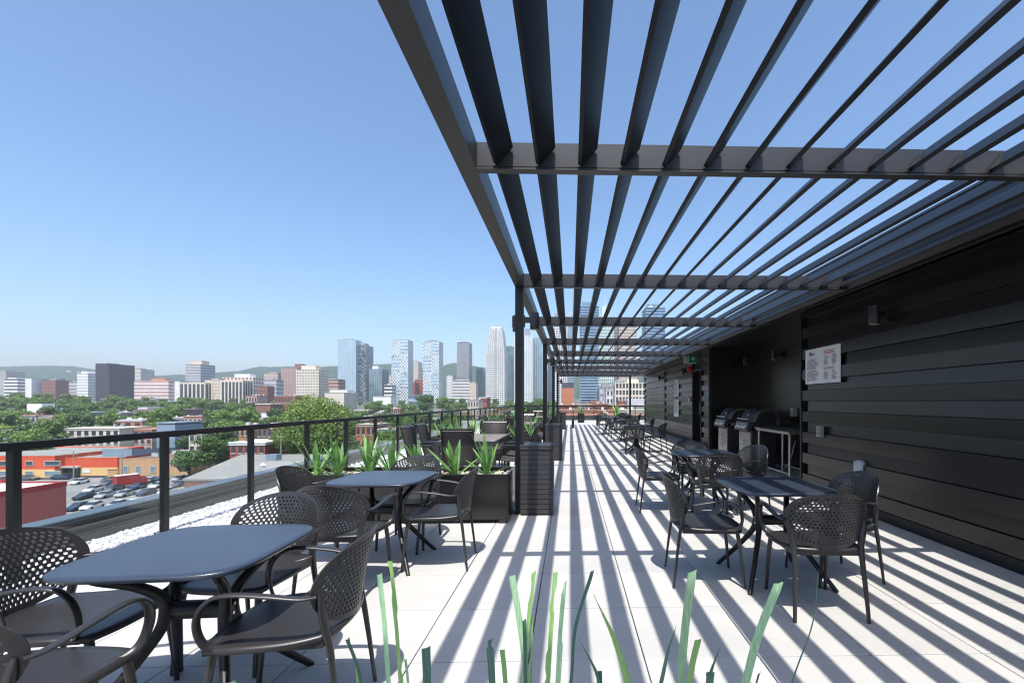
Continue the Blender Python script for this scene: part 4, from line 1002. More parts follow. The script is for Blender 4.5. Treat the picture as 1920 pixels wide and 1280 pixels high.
T('condo_tower', 'white and mint grid tower behind the nearest pergola post', 965, 998, 630, 880, 24, 'glass_pale', 'white_wall', 'grid', 34, 8, bh=.4, pen=[(984, 992, 616, 'grey_wall')])
T('glass_tower', 'blue green glass tower right of the nearest pergola post', 999, 1021, 634, 960, 28, 'glass_teal', 'glass_pale', 'grid', 30, 5, bh=.25)
T('glass_tower', 'dark blue tower between the second and third pergola posts', 1027, 1040, 672, 860, 28, 'glass_dark', 'glass_blue', 'band', 22)
T('apartment_tower', 'white gridded tower left of the big blue towers, seen through the slats', 1038, 1063, 611, 800, 26, 'glass_dark', 'white_wall', 'grid', 34, 6, bh=.35, pen=[(1040, 1055, 587, 'grey_wall')])
T('glass_tower', 'pale glass tower with a light roof screen, seen through the slats', 1063, 1077, 612, 860, 24, 'glass_blue', 'glass_pale', 'band', 34, pen=[(1063, 1076, 584, 'glass_pale')])
T('condo_tower', 'big blue glass condo tower with balconies under the pergola', 1089, 1122, 574, 560, 30, 'glass_blue', 'blue_band', 'balcony', 38, 6, bh=.2, pen=[(1091, 1118, 566, 'glass_teal')])
hh = T('hotel_tower', 'pale green gridded tower with a thin spire', 1123, 1150, 594, 640, 22, 'glass_teal', 'mint_wall', 'grid', 30, 7, bh=.45, pen=[(1128, 1141, 574, 'mint_wall')])
b = MB(); X_ = XU(1134.5, 650) - hh.location.x; b.tube([(X_, 9, ZV(575, 0, 650) - hh.location.z), (X_, 9, ZV(549, 0, 650) - hh.location.z)], [.5, .2], 6, up=(1, 0, 0)); b.build('spire', FMc['white_wall'], hh)
T('hotel_wing', 'lower pale green wing at the foot of the spire tower', 1150, 1192, 715, 620, 20, 'glass_teal', 'mint_wall', 'grid', 7, 10, bh=.45)
T('office_tower', 'beige and grey banded slab tower between the two blue towers', 1161, 1194, 612, 720, 24, 'grey_wall', 'beige_wall', 'band', 26, bh=.6)
T('office_tower', 'narrow grey side tower left of the beige banded slab', 1151, 1160, 612, 740, 24, 'purple_brown', 'grey_wall', 'band', 26, bh=.4)
bt = T('condo_tower', 'blue glass condo tower on the right with a red and white roof sign', 1212, 1247, 577, 500, 28, 'glass_blue', 'blue_band', 'balcony', 38, 6, bh=.2, pen=[(1214, 1236, 570, 'glass_teal')])
RX_ = XU(1222, 499) - bt.location.x; zz = ZV(574, XU(1222, 499), 499) - bt.location.z
b = MB(); b.tube([(RX_, 6.5, zz), (RX_, 5.9, zz)], [2.6, 2.6], 20, up=(1, 0, 0)); s_ = b.build('roof_sign', FMc['white_wall'], bt)
b = MB(); b.tube([(RX_, 5.9, zz), (RX_, 5.7, zz)], [1.9, 1.9], 20, up=(1, 0, 0)); b.build('sign_ring', FMc['red_trim'], s_); b = MB(); b.tube([(RX_, 5.7, zz), (RX_, 5.5, zz)], [1.1, 1.1], 16, up=(1, 0, 0)); b.build('sign_centre', FMc['white_wall'], s_)
# nearer buildings seen under the far end of the pergola
T('brick_block', 'orange brick block with dark metal top at the end of the terrace view', 1053, 1076, 728, 260, 22, 'brick_orange', 'brick_orange', 'band', 8, bh=.06, pr=.05, pen=[(1054, 1076, 717, 'charcoal')])
T('office_block', 'grey block with flat dark roof edge behind the white block', 1124, 1152, 727, 330, 18, 'light_grey_wall', 'grey_wall', 'grid', 6, 4, bh=.2)
wb = T('white_block', 'small bright white block with four pairs of windows and green base', 1137, 1150, 730, 300, 16, 'white_wall', 'white_wall', 'windows', 6, 2)
b = MB(); b.box(-2.6, 2.6, -1.2, -.13, 3.2, 5.2); b.build('awning', fm('green_awning', (.03, .22, .10)), wb)
T('apartment_block', 'cream apartment block with dark balcony columns at the far end', 1154, 1210, 719, 290, 20, 'glass_dark', 'cream_wall', 'grid', 8, 9, bh=.3, pen=[(1175, 1197, 711, 'cream_wall')])
T('glass_pavilion', 'low blue glass block in front of the cream apartments', 1178, 1212, 748, 215, 14, 'glass_blue', 'light_grey_wall', 'pier', 2, 10, roofm='roof_grey')
T('brick_house', 'small orange brick block left of the white block', 1108, 1121, 752, 240, 14, 'brick_orange', 'brick_orange', 'windows', 3, 3)
T('brick_house', 'orange brick block before the cream apartments', 1161, 1178, 752, 225, 14, 'brick_orange', 'brick_orange', 'windows', 3, 3)
for k, (u0, u1, vt, Y, bd, lb) in enumerate((
    (1046, 1082, 760, 205, 'brick_red', 'brick row house with pale trim behind the end balustrade, leftmost'), (1083, 1112, 759, 200, 'pink_wall', 'pale pink row house behind the end balustrade'),
    (1113, 1140, 758, 198, 'brick_red', 'dark red row house behind the middle of the end balustrade'), (1141, 1176, 760, 196, 'brick_orange', 'orange row house behind the right part of the end balustrade'),
    (1177, 1214, 762, 194, 'cream_wall', 'cream walled house behind the far right post'), (1050, 1118, 770, 150, 'brick_orange', 'long low orange garage range behind the end balustrade'),
    (1119, 1160, 771, 148, 'light_grey_wall', 'low grey roofed annex behind the end balustrade'), (1161, 1215, 770, 146, 'light_grey_wall', 'low white annex behind the far right chairs'),
    (1048, 1126, 780, 112, 'brick_orange', 'nearest long brick wall seen through the end balustrade, left'), (1127, 1215, 780, 110, 'brick_red', 'nearest long brick wall seen through the end balustrade, right'))):
    T('row_house', lb, u0, u1, vt, Y, 12, bd, 'cream_wall' if k % 3 == 1 else 'brick_orange', 'windows', 4 if vt < 765 else 2, max(3, int((u1 - u0) / 7)), zb=-20.2, roofm=('roof_brown', 'roof_grey')[k % 2])

# ---- midground, left
T('apartment_block', 'orange brick apartment block with white cornice and recessed balconies', -60, 126, 774, 322, 16, 'brick_orange', 'white_wall', 'windows', 4, 15, zb=-20.2, roofm='roof_white', pen=[(53, 81, 757, 'white_wall'), (82, 120, 765, 'blue_grey_metal')])
T('apartment_block', 'grey end wing with one cream vertical stripe beside the orange apartments', 128, 161, 773, 318, 16, 'grey_wall', 'grey_wall', 'none', 4, zb=-20.2, roofm='roof_white')
T('school_building', 'windowless mauve brick hall among the trees', 249, 330, 769, 300, 26, 'purple_brown', 'purple_brown', 'band', 2, bh=.1, pr=.1, zb=-20.2, pen=[(262, 280, 763, 'light_grey_wall')])
T('row_house', 'cream terraced house front with a row of small windows', 114, 224, 804, 192, 14, 'cream_wall', 'cream_wall', 'windows', 3, 8, zb=-20.2)
T('row_house', 'brown brick terrace end left of the cream house front', 90, 112, 806, 200, 14, 'brick_brown', 'brick_orange', 'windows', 3, 2, zb=-20.2)
T('dark_house', 'dark house half hidden by trees at the left edge', 5, 38, 807, 172, 14, 'charcoal', 'charcoal', 'windows', 3, 3, zb=-20.2)
T('row_house', 'salmon coloured house right of the cream house front', 226, 285, 806, 198, 14, 'pink_wall', 'brick_orange', 'windows', 3, 5, zb=-20.2)
T('modern_house', 'blue grey cubic house with a dark side wall', 297, 328, 794, 176, 12, 'charcoal', 'blue_grey_metal', 'band', 3, bh=.9, zb=-20.2, roofm='blue_grey_metal')
T('small_house', 'narrow cream clapboard house between the trees', 354, 379, 812, 160, 10, 'cream_wall', 'roof_white', 'windows', 3, 2, zb=-20.2, roofm='roof_white')
T('modern_house', 'charcoal house behind the handrail', 404, 440, 806, 172, 10, 'charcoal', 'charcoal', 'windows', 3, 3, zb=-20.2)
T('row_house', 'ochre brick house with dark windows just under the handrail', 441, 477, 800, 168, 10, 'tan_brick', 'brick_orange', 'windows', 3, 4, zb=-20.2)
T('brick_house', 'red brick house with a bright white flat roof', 431, 497, 831, 126, 10, 'brick_red', 'white_wall', 'windows', 3, 5, zb=-20.2, roofm='roof_white')
T('red_house', 'small crimson house front with three white windows', 499, 526, 836, 131, 8, 'red_trim', 'light_grey_wall', 'windows', 3, 3, zb=-20.2)
T('row_house', 'brick house left of the big tree under the handrail', 482, 520, 800, 160, 10, 'brick_brown', 'brick_orange', 'windows', 3, 4, zb=-20.2)
T('brick_house', 'brick duplex with balconies right of the big tree', 667, 705, 797, 165, 12, 'brick_orange', 'cream_wall', 'windows', 3, 4, zb=-20.2, roofm='roof_brown')
T('brick_house', 'brick and stone duplex beside the balconied one', 706, 742, 806, 150, 12, 'brick_brown', 'light_grey_wall', 'windows', 3, 4, zb=-20.2, roofm='copper_green')
T('brick_house', 'brown gabled house over the handrail right of the big tree', 655, 690, 788, 185, 10, 'roof_brown', 'brick_brown', 'windows', 3, 3, zb=-20.2)
T('school_building', 'long red brick block with two rows of windows left of the big tree', 515, 555, 742, 400, 22, 'brick_red', 'pink_wall', 'windows', 3, 7, zb=-16)
T('low_block', 'white roofed low building left of the big tree', 480, 507, 758, 300, 14, 'brick_brown', 'white_wall', 'band', 2, bh=.4, zb=-19, roofm='roof_white')
T('apartment_block', 'small salmon block with balconies in the trees', 461, 482, 742, 430, 14, 'pink_wall', 'brick_orange', 'windows', 3, 4, zb=-16)
T('low_block', 'flat roofed salmon block above the handrail, left part', 345, 378, 781, 255, 12, 'pink_wall', 'brick_orange', 'windows', 2, 4, zb=-20)
T('low_block', 'flat roofed salmon block above the handrail, right part', 379, 424, 778, 262, 12, 'brick_orange', 'cream_wall', 'windows', 2, 5, zb=-20)
T('brick_block', 'bright red brick block left of the nearest post', 898, 913, 745, 330, 14, 'brick_red', 'white_wall', 'windows', 4, 4, zb=-18)
T('stone_building', 'pale stone building beside the bright red brick block', 877, 897, 750, 300, 14, 'cream_wall', 'light_grey_wall', 'windows', 4, 4, zb=-19)
T('low_block', 'long white low block with orange patch in the trees below the towers', 700, 733, 743, 520, 14, 'white_wall', 'brick_orange', 'none', 2, zb=-12, roofm='roof_white')
LMK = [(20, 'left edge tower'), (47, 'blank white block'), (92, 'brown skyline block'), (125, 'pale grey office'), (155, 'stepped off-white tower'), (205, 'dark slab tower'), (256, 'grey beige tower'), (285, 'pink banded block'), (331, 'small white block'), (362, 'grey concrete tower'), (400, 'beige balcony blocks'), (447, 'orange and white block'), (508, 'pinkish stepped block'), (542, 'mauve grid tower'), (577, 'big beige office tower'), (620, 'green roofed banded block'), (650, 'pale glass tower'), (679, 'black condo tower'), (704, 'short dark glass tower'), (728, 'small white banded block'), (750, 'left checkered tower'), (777, 'slab between the checkered twins'), (808, 'right checkered tower'), (843, 'small pale block'), (868, 'narrow grey tower'), (900, 'green glass block'), (929, 'tapering white tower'), (955, 'teal glass tower'), (982, 'white and mint tower'), (1010, 'blue green glass tower'), (1033, 'dark blue tower'), (-60, 'leftmost rooftops')]
def lmk(x, Y):
    u = 1069 + F * x / Y; return min(LMK, key=lambda q: abs(q[0] - u))[1]
def row_(Y): return 'nearest row' if Y < 170 else 'near row' if Y < 220 else 'middle row' if Y < 290 else 'far row' if Y < 380 else 'farther row' if Y < 480 else 'farthest row'
random.seed(14); kk = 0
for (ua, ub, Ya, Yb, n_) in ((540, 1040, 230, 420, 46), (300, 480, 230, 340, 16), (-40, 300, 215, 300, 12), (745, 1040, 120, 215, 20), (-40, 480, 560, 700, 10), (480, 640, 420, 640, 14)):
    for _ in range(n_):
        Y = random.uniform(Ya, Yb); u = random.uniform(ua, ub); x = XU(u, Y); W = random.uniform(7, 14)
        if any(x - W / 2 < r[1] + 3 and x + W / 2 > r[0] - 3 and Y < r[3] + 3 and Y + 10 > r[2] - 3 for r in RECTS): continue
        z = gz(x, Y); h = random.uniform(6.5, 9.5)
        vt = HV - (z + h - CAMZ) * F / (Y * cth + x * sth)
        bd = random.choice(['brick_orange', 'brick_red', 'brick_brown', 'pink_wall', 'cream_wall', 'light_grey_wall', 'brick_orange'])
        nw_ = random.choice((3, 4, 5)); T('flat_roof_house', f"{bd.replace('_wall', '').replace('_', ' ')} flat house, {row_(Y)}, below the {lmk(x, Y)}", 0, 0, vt, Y, random.uniform(8, 12), bd, random.choice(['white_wall', 'cream_wall', 'brick_brown']), 'windows', 2, nw_, zb=z - .5, roofm=random.choice(['roof_white', 'roof_grey', 'roof_grey', 'roof_brown']), group='flat roofed houses among the trees', fx=(x - W / 2, x + W / 2))

# ---- commercial building: orange-red above yellow
def wrap(x0, x1, y0, y1, zb, zt, name, label, mats_, roofm, pr=.0):
    o = empty(name, label, 'building', ((x0 + x1) / 2, y0, zb)); RECTS.append((x0, x1, y0, y1)); L = o.location
    for (a, c, m_, nm) in mats_: b = MB(); b.box(x0 - L.x, x1 - L.x, 0, y1 - y0, a * (zt - zb), c * (zt - zb) - .001); b.build(nm, FMc[m_], o)
    b = MB(); b.box(x0 - L.x + .15, x1 - L.x - .15, .15, y1 - y0 - .15, zt - zb, zt - zb + .06); b.build('roof', FMc[roofm], o)
    b = MB(); b.box(x0 - L.x - .05, x1 - L.x + .05, -.05, .149, zt - zb, zt - zb + .3); b.box(x0 - L.x - .05, x1 - L.x + .05, y1 - y0 - .149, y1 - y0 + .05, zt - zb, zt - zb + .3); b.box(x1 - L.x - .149, x1 - L.x + .05, .15, y1 - y0 - .15, zt - zb, zt - zb + .3); b.build('parapet', FMc[mats_[-1][2]], o)
    return o
Yc = 134
x0, xm, x1 = XU(-80, Yc), XU(121, Yc), XU(220, Yc)
cm = wrap(x0, xm, Yc - 2.5, Yc + 24, -20.1, -13.8, 'shop_building', 'orange red and yellow painted commercial building, left part', [(0, .09, 'charcoal', 'plinth'), (.09, .46, 'yellow_paint', 'lower_wall'), (.46, 1, 'orange_red_paint', 'upper_wall')], 'roof_grey')
def win(o, xa, xb, za, zb_, y=-.08, m_='pane'):
    L = o.location; b = MB(); b.box(xa - L.x, xb - L.x, y, .02, za - L.z, zb_ - L.z); q = b.build('window', FMc[m_], o)
    b = MB()
    for (p0, p1, q0, q1) in ((xa - .12, xb + .12, za - .14, za - .001), (xa - .12, xb + .12, zb_ + .001, zb_ + .14), (xa - .12, xa - .001, za, zb_), (xb + .001, xb + .12, za, zb_)): b.box(p0 - L.x, p1 - L.x, y - .06, .02, q0 - L.z, q1 - L.z)
    b.build('frame', FMc['light_grey_wall'], q); return q
for (ua, ub) in ((-60, -40), (-5, 14), (49, 62), (85, 113)):
    xa, xb = XU(ua, Yc - 2.5), XU(ub, Yc - 2.5); win(cm, xa, xb, -16.1, -15.0); win(cm, xa, xb, -18.9, -17.8, m_='pane_light')
cm2 = wrap(xm + .05, x1, Yc, Yc + 22, -20.1, -14.6, 'shop_building', 'orange red and yellow painted commercial building, right part with entrance', [(0, .13, 'charcoal', 'plinth'), (.13, .55, 'yellow_paint', 'lower_wall'), (.55, 1, 'orange_red_paint', 'upper_wall')], 'roof_grey')
L = cm2.location; b = MB(); b.box(XU(122, Yc) - L.x, XU(150, Yc) - L.x, -.6, -.05, .02, 3.0); b.build('entrance', FMc['glass_dark'], cm2)
b = MB(); b.box(XU(121, Yc) - L.x, XU(153, Yc) - L.x, -1.1, -.02, 3.05, 3.4); b.build('canopy', FMc['light_grey_wall'], cm2)
b = MB(); b.box(XU(155, Yc) - L.x, XU(170, Yc) - L.x, -.12, -.01, 1.5, 2.5); b.build('white_sign', FMc['white_wall'], cm2)
b = MB(); b.box(XU(202, Yc) - L.x, XU(219, Yc) - L.x, -.05, -.01, .05, 2.6); b.box(XU(202, Yc) - L.x, XU(219, Yc) - L.x, -.2, -.051, 2.4, 2.6); b.build('garage_door', FMc['tan_brick'], cm2)
b = MB(); b.prism_axis([(0, 0), (16, 0), (16, .6), (0, 2.2)], XU(165, Yc) - L.x, XU(222, Yc) - L.x, 'x'); b.v = [(x, y + 4, z + 5.6) for x, y, z in b.v]; b.build('roof_clerestory', FMc['blue_grey_metal'], cm2)
x2 = XU(350, Yc)
cm3 = wrap(x1 + .05, x2, Yc + .5, Yc + 20, -20.1, -15.0, 'tan_warehouse', 'long tan brick building with small windows and a white sign', [(0, .12, 'grey_wall', 'plinth'), (.12, 1, 'tan_brick', 'upper_wall')], 'roof_brown')
for u in (229, 252, 280, 305): win(cm3, XU(u, Yc), XU(u + 8, Yc), -18.6, -16.9, m_='pane_light')
L = cm3.location; b = MB(); b.box(XU(337, Yc) - L.x, XU(347, Yc) - L.x, -.1, -.01, 1.9, 3.6); b.build('white_sign', FMc['white_wall'], cm3)
random.seed(8); b = MB()
for k in range(9): x = random.uniform(x1 + 3, x2 - 6) - L.x; y = random.uniform(3, 16); b.box(x, x + 1.6, y, y + 1.5, 5.2, 6.2)
b.build('roof_units', FMc['light_grey_wall'], cm3)
# near dark red building
nr = empty('red_warehouse', 'nearest dark red building with white flat roof below the balustrade', 'building', (-90, 38, -20.1)); RECTS.append((-105, -78, 34, 74)); b = MB()
b.box(-15, 12, 0, 36, 0, 8.9); b.build('wall', fm('dusty_red_wall', (.45, .13, .11)), nr)
b = MB(); b.box(-14.7, 11.7, .3, 35.7, 8.9, 8.95); b.build('roof', FMc['roof_white'], nr)
b = MB(); b.box(11.76, 12.06, -.05, 36.05, 8.75, 9.15); b.box(-15.06, 11.755, 35.7, 36.05, 8.75, 9.15); b.box(-15.06, 11.755, -.05, .29, 8.75, 9.15); b.build('parapet', FMc['red_trim'], nr)
b = MB(); b.box(12.001, 12.10, 0, 36, 8.45, 8.74); b.build('trim_band', FMc['red_trim'], nr)
# grey roof of the hall right below
gh = empty('grey_roof_hall', 'low hall with a wide flat grey roof and white vents below the balustrade', 'building', (-45, 90, -20.1)); RECTS.append((-84, -22, 80, 122))
poly = [(-67.5 + 45, 83 - 90), (-20 + 45, 83 - 90), (-26 + 45, 121 - 90), (-84 + 45, 121 - 90)]
b = MB(); b.prism(poly, 0, 7.6); b.build('wall', FMc['brick_brown'], gh)
b = MB(); b.prism([(x * 1.01, y * 1.01) for x, y in poly], 7.601, 7.95); rf = b.build('roof', FMc['roof_grey'], gh)
for u, v in ((493, 862), (559, 861), (511, 872), (530, 868), (541, 880)):
    d_ = 12.2 * F / (v - HV); x = XU(u, d_) + 45; y = d_ - 90
    b = MB(); b.cyl(x, y, 7.96, 8.5, .3, 10); b.cyl(x, y, 8.5, 8.9, .55, 12, .2); b.build('roof_vent', FMc['white_wall'], rf)
b = MB(); x = XU(508, 108) + 45; b.box(x - 1.2, x + 1.2, 108 - 90, 110 - 90, 7.96, 9.3); b.build('roof_unit', FMc['blue_grey_metal'], rf)
# houses high on the hill
random.seed(2)
for k, (u, v, w_) in enumerate(((84, 697, 14), (53, 697, 7), (106, 704, 8), (66, 701, 6), (128, 695, 7), (147, 697, 6), (82, 705, 7), (890, 690, 14))):
    Y = 2250 if k < 7 else 2500; x = XU(u, Y); zt = ZV(v, x, Y); b = MB(); b.box(-w_ * 1.3, w_ * 1.3, 0, 12, -22, 0)
    o = b.build('hill_house', FMc[['cream_wall', 'white_wall', 'pink_wall', 'white_wall', 'white_wall', 'cream_wall', 'pink_wall', 'brick_red'][k]], label='pale villa high on the wooded hill at the left' if k < 7 else 'long red roofed house on the hill crest', category='house'); o.location = (x, Y, zt)
    if k < 7: o['group'] = 'villas on the wooded hill'

# ---- cars
CARM = [mat('car_' + n, c, .25, .1, spec=.6, coat=.6) for n, c in (('white', (.72, .72, .73)), ('silver', (.42, .43, .45)), ('black', (.02, .022, .028)), ('navy', (.03, .045, .10)), ('red', (.40, .02, .02)), ('grey', (.14, .145, .16)))]
CN = ['white', 'silver', 'black', 'navy blue', 'red', 'grey']
def make_car():
    o = empty('parked_car', '', 'car')
    sec = [(-2.2, .35, .62, .80), (-2.1, .30, .90, .86), (-1.3, .25, .98, .88), (1.0, .25, .92, .88), (1.95, .28, .78, .84), (2.2, .35, .60, .74)]
    b = MB(); vs = []
    for y, zl, zu, hw in sec: vs += [(-hw, y, zl), (hw, y, zl), (hw, y, zu * .8), (hw * .93, y, zu), (-hw * .93, y, zu), (-hw, y, zu * .8)]
    n = len(sec); fs = [(i * 6 + j, i * 6 + (j + 1) % 6, (i + 1) * 6 + (j + 1) % 6, (i + 1) * 6 + j) for i in range(n - 1) for j in range(6)]
    b.add(vs, fs, False); b.add(vs[:6], [(5, 4, 3, 2, 1, 0)]); b.add(vs[-6:], [(0, 1, 2, 3, 4, 5)])
    rf = [(-1.35, .78, 1.40), (-1.2, .74, 1.44), (.1, .70, 1.45), (.2, .70, 1.42)]
    b.box(-.64, .64, -1.15, .12, 1.385, 1.45)
    body = b.build('body', CARM[0], o); body.material_slots[0].link = 'OBJECT'; body.material_slots[0].material = CARM[0]
    b = MB(); vs = [(-.82, -1.75, .92), (.82, -1.75, .92), (.84, 1.0, .90), (-.84, 1.0, .90), (-.64, -1.2, 1.40), (.64, -1.2, 1.40), (.64, .22, 1.40), (-.64, .22, 1.40)]
    b.add(vs, [(3, 2, 1, 0), (4, 5, 6, 7), (0, 1, 5, 4), (1, 2, 6, 5), (2, 3, 7, 6), (3, 0, 4, 7)]); b.build('windows', FMc['pane'], o)
    for x in (-.80, .80):
        for y in (-1.35, 1.35): b = MB(); b.tube([(x - .11, y, .32), (x + .11, y, .32)], .32, 12, up=(0, 0, 1)); b.build('wheel', M['tyre'], o)
    return o
car0 = make_car(); random.seed(12); nc_ = 0
spots = []
for row, (u, v, n_, du_) in enumerate(((158, 926, 11, 19.5), (176, 913, 12, 20), (205, 902, 10, 19), (150, 899, 5, 19), (148, 945, 5, 24), (318, 882, 3, 16), (352, 906, 5, 18))):
    for k in range(n_):
        d_ = 21.0 * F / (v - k * 1.1 - HV); spots.append((XU(u + k * du_ + random.uniform(-1.5, 1.5), d_), d_, row, k))
rown = {}
ORD = ['first', 'second', 'third', 'fourth', 'fifth', 'sixth', 'seventh', 'eighth', 'ninth', 'tenth', 'eleventh', 'twelfth']
RW = ['second row', 'third row', 'fourth row', 'back row at the left', 'front row at the left', 'back row by the tan building', 'row beside the grey roofed hall']
for (x, y, rw, kx_) in spots:
    if random.random() < .06 or x > -69: continue
    if any(math.hypot(x - a, y - c) < 2.05 for a, c in rown): continue
    rown[(x, y)] = 1
    ci = random.choices(range(6), (9, 4, 4, 2, 1, 4))[0]
    o = place(car0, nc_, (x, y, -19.975), random.uniform(-.06, .06) + R(8) + math.pi * (random.random() < .8), f'{CN[ci]} parked car, {ORD[kx_]} from left, {RW[rw]}', 'cars in the parking lot'); nc_ += 1
    for ch in o.children:
        if ch.name.startswith('body'): ch.material_slots[0].link = 'OBJECT'; ch.material_slots[0].material = CARM[ci]
for (u, v, ci, rz, lb) in ((352, 882, 4, -70, 'bright red sports car alone at the corner of the lot'), (54, 892, 5, -90, 'grey car before the yellow wall, left'), (115, 891, 3, -90, 'dark blue car before the shop entrance'), (5, 896, 4, -90, 'dark red car at the very left photo edge')):
    d_ = 21.0 * F / (v - HV); o = place(car0, 1, (XU(u, d_), d_, -19.975), R(rz), lb, None); 
    for ch in o.children:
        if ch.name.startswith('body'): ch.material_slots[0].link = 'OBJECT'; ch.material_slots[0].material = CARM[ci]
d_ = 120; tk = empty('delivery_truck', 'red box truck with a white roof at the back of the lot', 'truck', (XU(245, d_), d_, -19.97), R(-25))
b = MB(); b.box(-1.1, 1.1, -3, 1.4, .7, 3.0); b.build('box', FMc['red_trim'], tk); b = MB(); b.box(-1.12, 1.12, -3.02, 1.42, 3.001, 3.1); b.build('box_roof', FMc['white_wall'], tk)
b = MB(); b.prism_axis([(1.42, .5), (3.0, .5), (3.0, 1.4), (2.5, 2.3), (1.42, 2.4)], -1.0, 1.0, 'x'); b.build('cab', FMc['red_trim'], tk)
for x in (-1, 1):
    for y in (-2, 2.1): b = MB(); b.tube([(x - .12, y, .45), (x + .12, y, .45)], .45, 12, up=(0, 0, 1)); b.build('wheel', M['tyre'], tk)
# utility poles with wires
for k, (u, v0, Y, lb) in enumerate(((138, 845, 128, 'pale utility pole before the shop entrance'), (229, 850, 126, 'utility pole between the shop and the tan building'), (527, 812, 118, 'utility pole at the edge of the grey roofed hall'), (401, 735, 330, 'tall light pole rising among the far trees'), (298, 742, 330, 'second light pole among the far trees'))):
    x = XU(u, Y); zt = ZV(v0, x, Y); zb = gz(x, Y); o = empty('utility_pole', lb, 'pole', (x, Y, zb)); b = MB(); b.cyl(0, 0, 0, zt - zb, .16, 8, .10); b.build('mast', M['pole'], o)
    b = MB(); b.box(-1.1, 1.1, -.06, .06, zt - zb - 1.0, zt - zb - .85); b.build('cross_arm', M['pole'], o)

# ================================================================== TREES
def make_tree(name, seed, H, Rr, lobes, nleaf, ls, leafm, trunk_h):
    random.seed(seed); o = empty(name, '', 'tree')
    b = MB(); top = trunk_h + (H - trunk_h) * .5
    b.tube(cat([(0, 0, -1), (random.uniform(-.2, .2), 0, trunk_h * .6), (random.uniform(-.4, .4), random.uniform(-.3, .3), top)], 4), lerp_list([.035 * H * .6, .02 * H * .6, .008 * H], 9), 7)
    L = []
    for k in range(lobes):
        a = random.uniform(0, 6.28); rr_ = Rr * random.uniform(.25, .72) if k else 0; zz_ = trunk_h + (H - trunk_h) * random.uniform(.22, .82); s_ = 1 - abs((zz_ - trunk_h) / (H - trunk_h) - .45) * .9
        L.append((rr_ * s_ * math.cos(a), rr_ * s_ * math.sin(a), zz_, Rr * random.uniform(.30, .48)))
        if k < 6: b.tube([(0, 0, trunk_h * .8), (L[-1][0] * .5, L[-1][1] * .5, (trunk_h + zz_) / 2), L[-1][:3]], [.012 * H, .008 * H, .003 * H], 5)
    b.build('trunk', M['bark'], o)
    b = MB(); per = nleaf // lobes
    for (x, y, z, r_) in L:
        for _ in range(per):
            dv_ = Vector((random.gauss(0, 1), random.gauss(0, 1), random.gauss(0, 1))).normalized(); q = r_ * random.uniform(.55, 1.0) ** .6 * random.choice((1, 1, 1.08))
            p_ = Vector((x, y, z)) + Vector((dv_.x * q, dv_.y * q, dv_.z * q * .72)); nrm = (dv_ + Vector((random.gauss(0, .5), random.gauss(0, .5), random.gauss(0, .5) + .3))).normalized()
            a_ = nrm.orthogonal().normalized(); a_ = Matrix.Rotation(random.uniform(0, 6.28), 3, nrm) @ a_; c_ = nrm.cross(a_); s = ls * random.uniform(.6, 1.3)
            b.add([p_ + a_ * s, p_ + c_ * s * .7, p_ - a_ * s * .9, p_ - c_ * s * .6], [(0, 1, 2, 3)])
    b.build('crown', M[leafm], o); return o
protos = [make_tree('leafy_tree', 1, 13, 5.5, 16, 2600, .42, 'leaf', 3), make_tree('leafy_tree', 2, 11, 5.0, 14, 2400, .42, 'leaf_d', 2.5), make_tree('leafy_tree', 3, 15, 6.0, 20, 3000, .45, 'leaf', 3.5), make_tree('leafy_tree', 4, 9, 4.5, 12, 2000, .40, 'leaf_y', 2), make_tree('leafy_tree', 5, 14, 6.5, 18, 3000, .46, 'leaf_d', 3)]
pu = [0] * 5; kinds = ['round mid green', 'dark green', 'tall mid green', 'yellowish green', 'broad dark green']
def tree(k, x, y, s, label, group, lift=0):
    c = place(protos[k], pu[k], (x, y, gz(x, y) + lift), random.uniform(0, 6.28), label, group); pu[k] = 1; c.scale = (s * random.uniform(.92, 1.1), s * random.uniform(.92, 1.1), s * random.uniform(.92, 1.05)); return c
bt_ = make_tree('leafy_tree', 11, 23, 11.5, 52, 17000, .36, 'leaf_b', 5); bt_['label'] = 'biggest tree in view, its wide crown rising over the handrail'
bt_.location = (XU(590, 132), 132, -20)
def ok(x, y, m_=2.5): return not any(r[0] - m_ < x < r[1] + m_ and r[2] - m_ - 1 < y < r[3] + m_ for r in RECTS)
random.seed(44); ntree = 0; woods = MB()
zones = [  # u range, Y range, count, label place
 (-60, 480, 345, 560, 150, 'in the belt of trees in front of the left skyline'), (470, 640, 250, 560, 60, 'in front of the beige tower and glass tower'), (640, 1045, 330, 640, 86, 'in the belt of trees below the high rises'),
 (-60, 470, 200, 330, 85, 'between the low houses on the left'), (640, 1045, 165, 330, 105, 'between the brick houses beyond the planters'), (340, 480, 138, 200, 9, 'near the grey roofed hall'), (640, 780, 110, 165, 10, 'beside the brick duplexes'), (0, 120, 160, 200, 8, 'behind the orange red shop')]
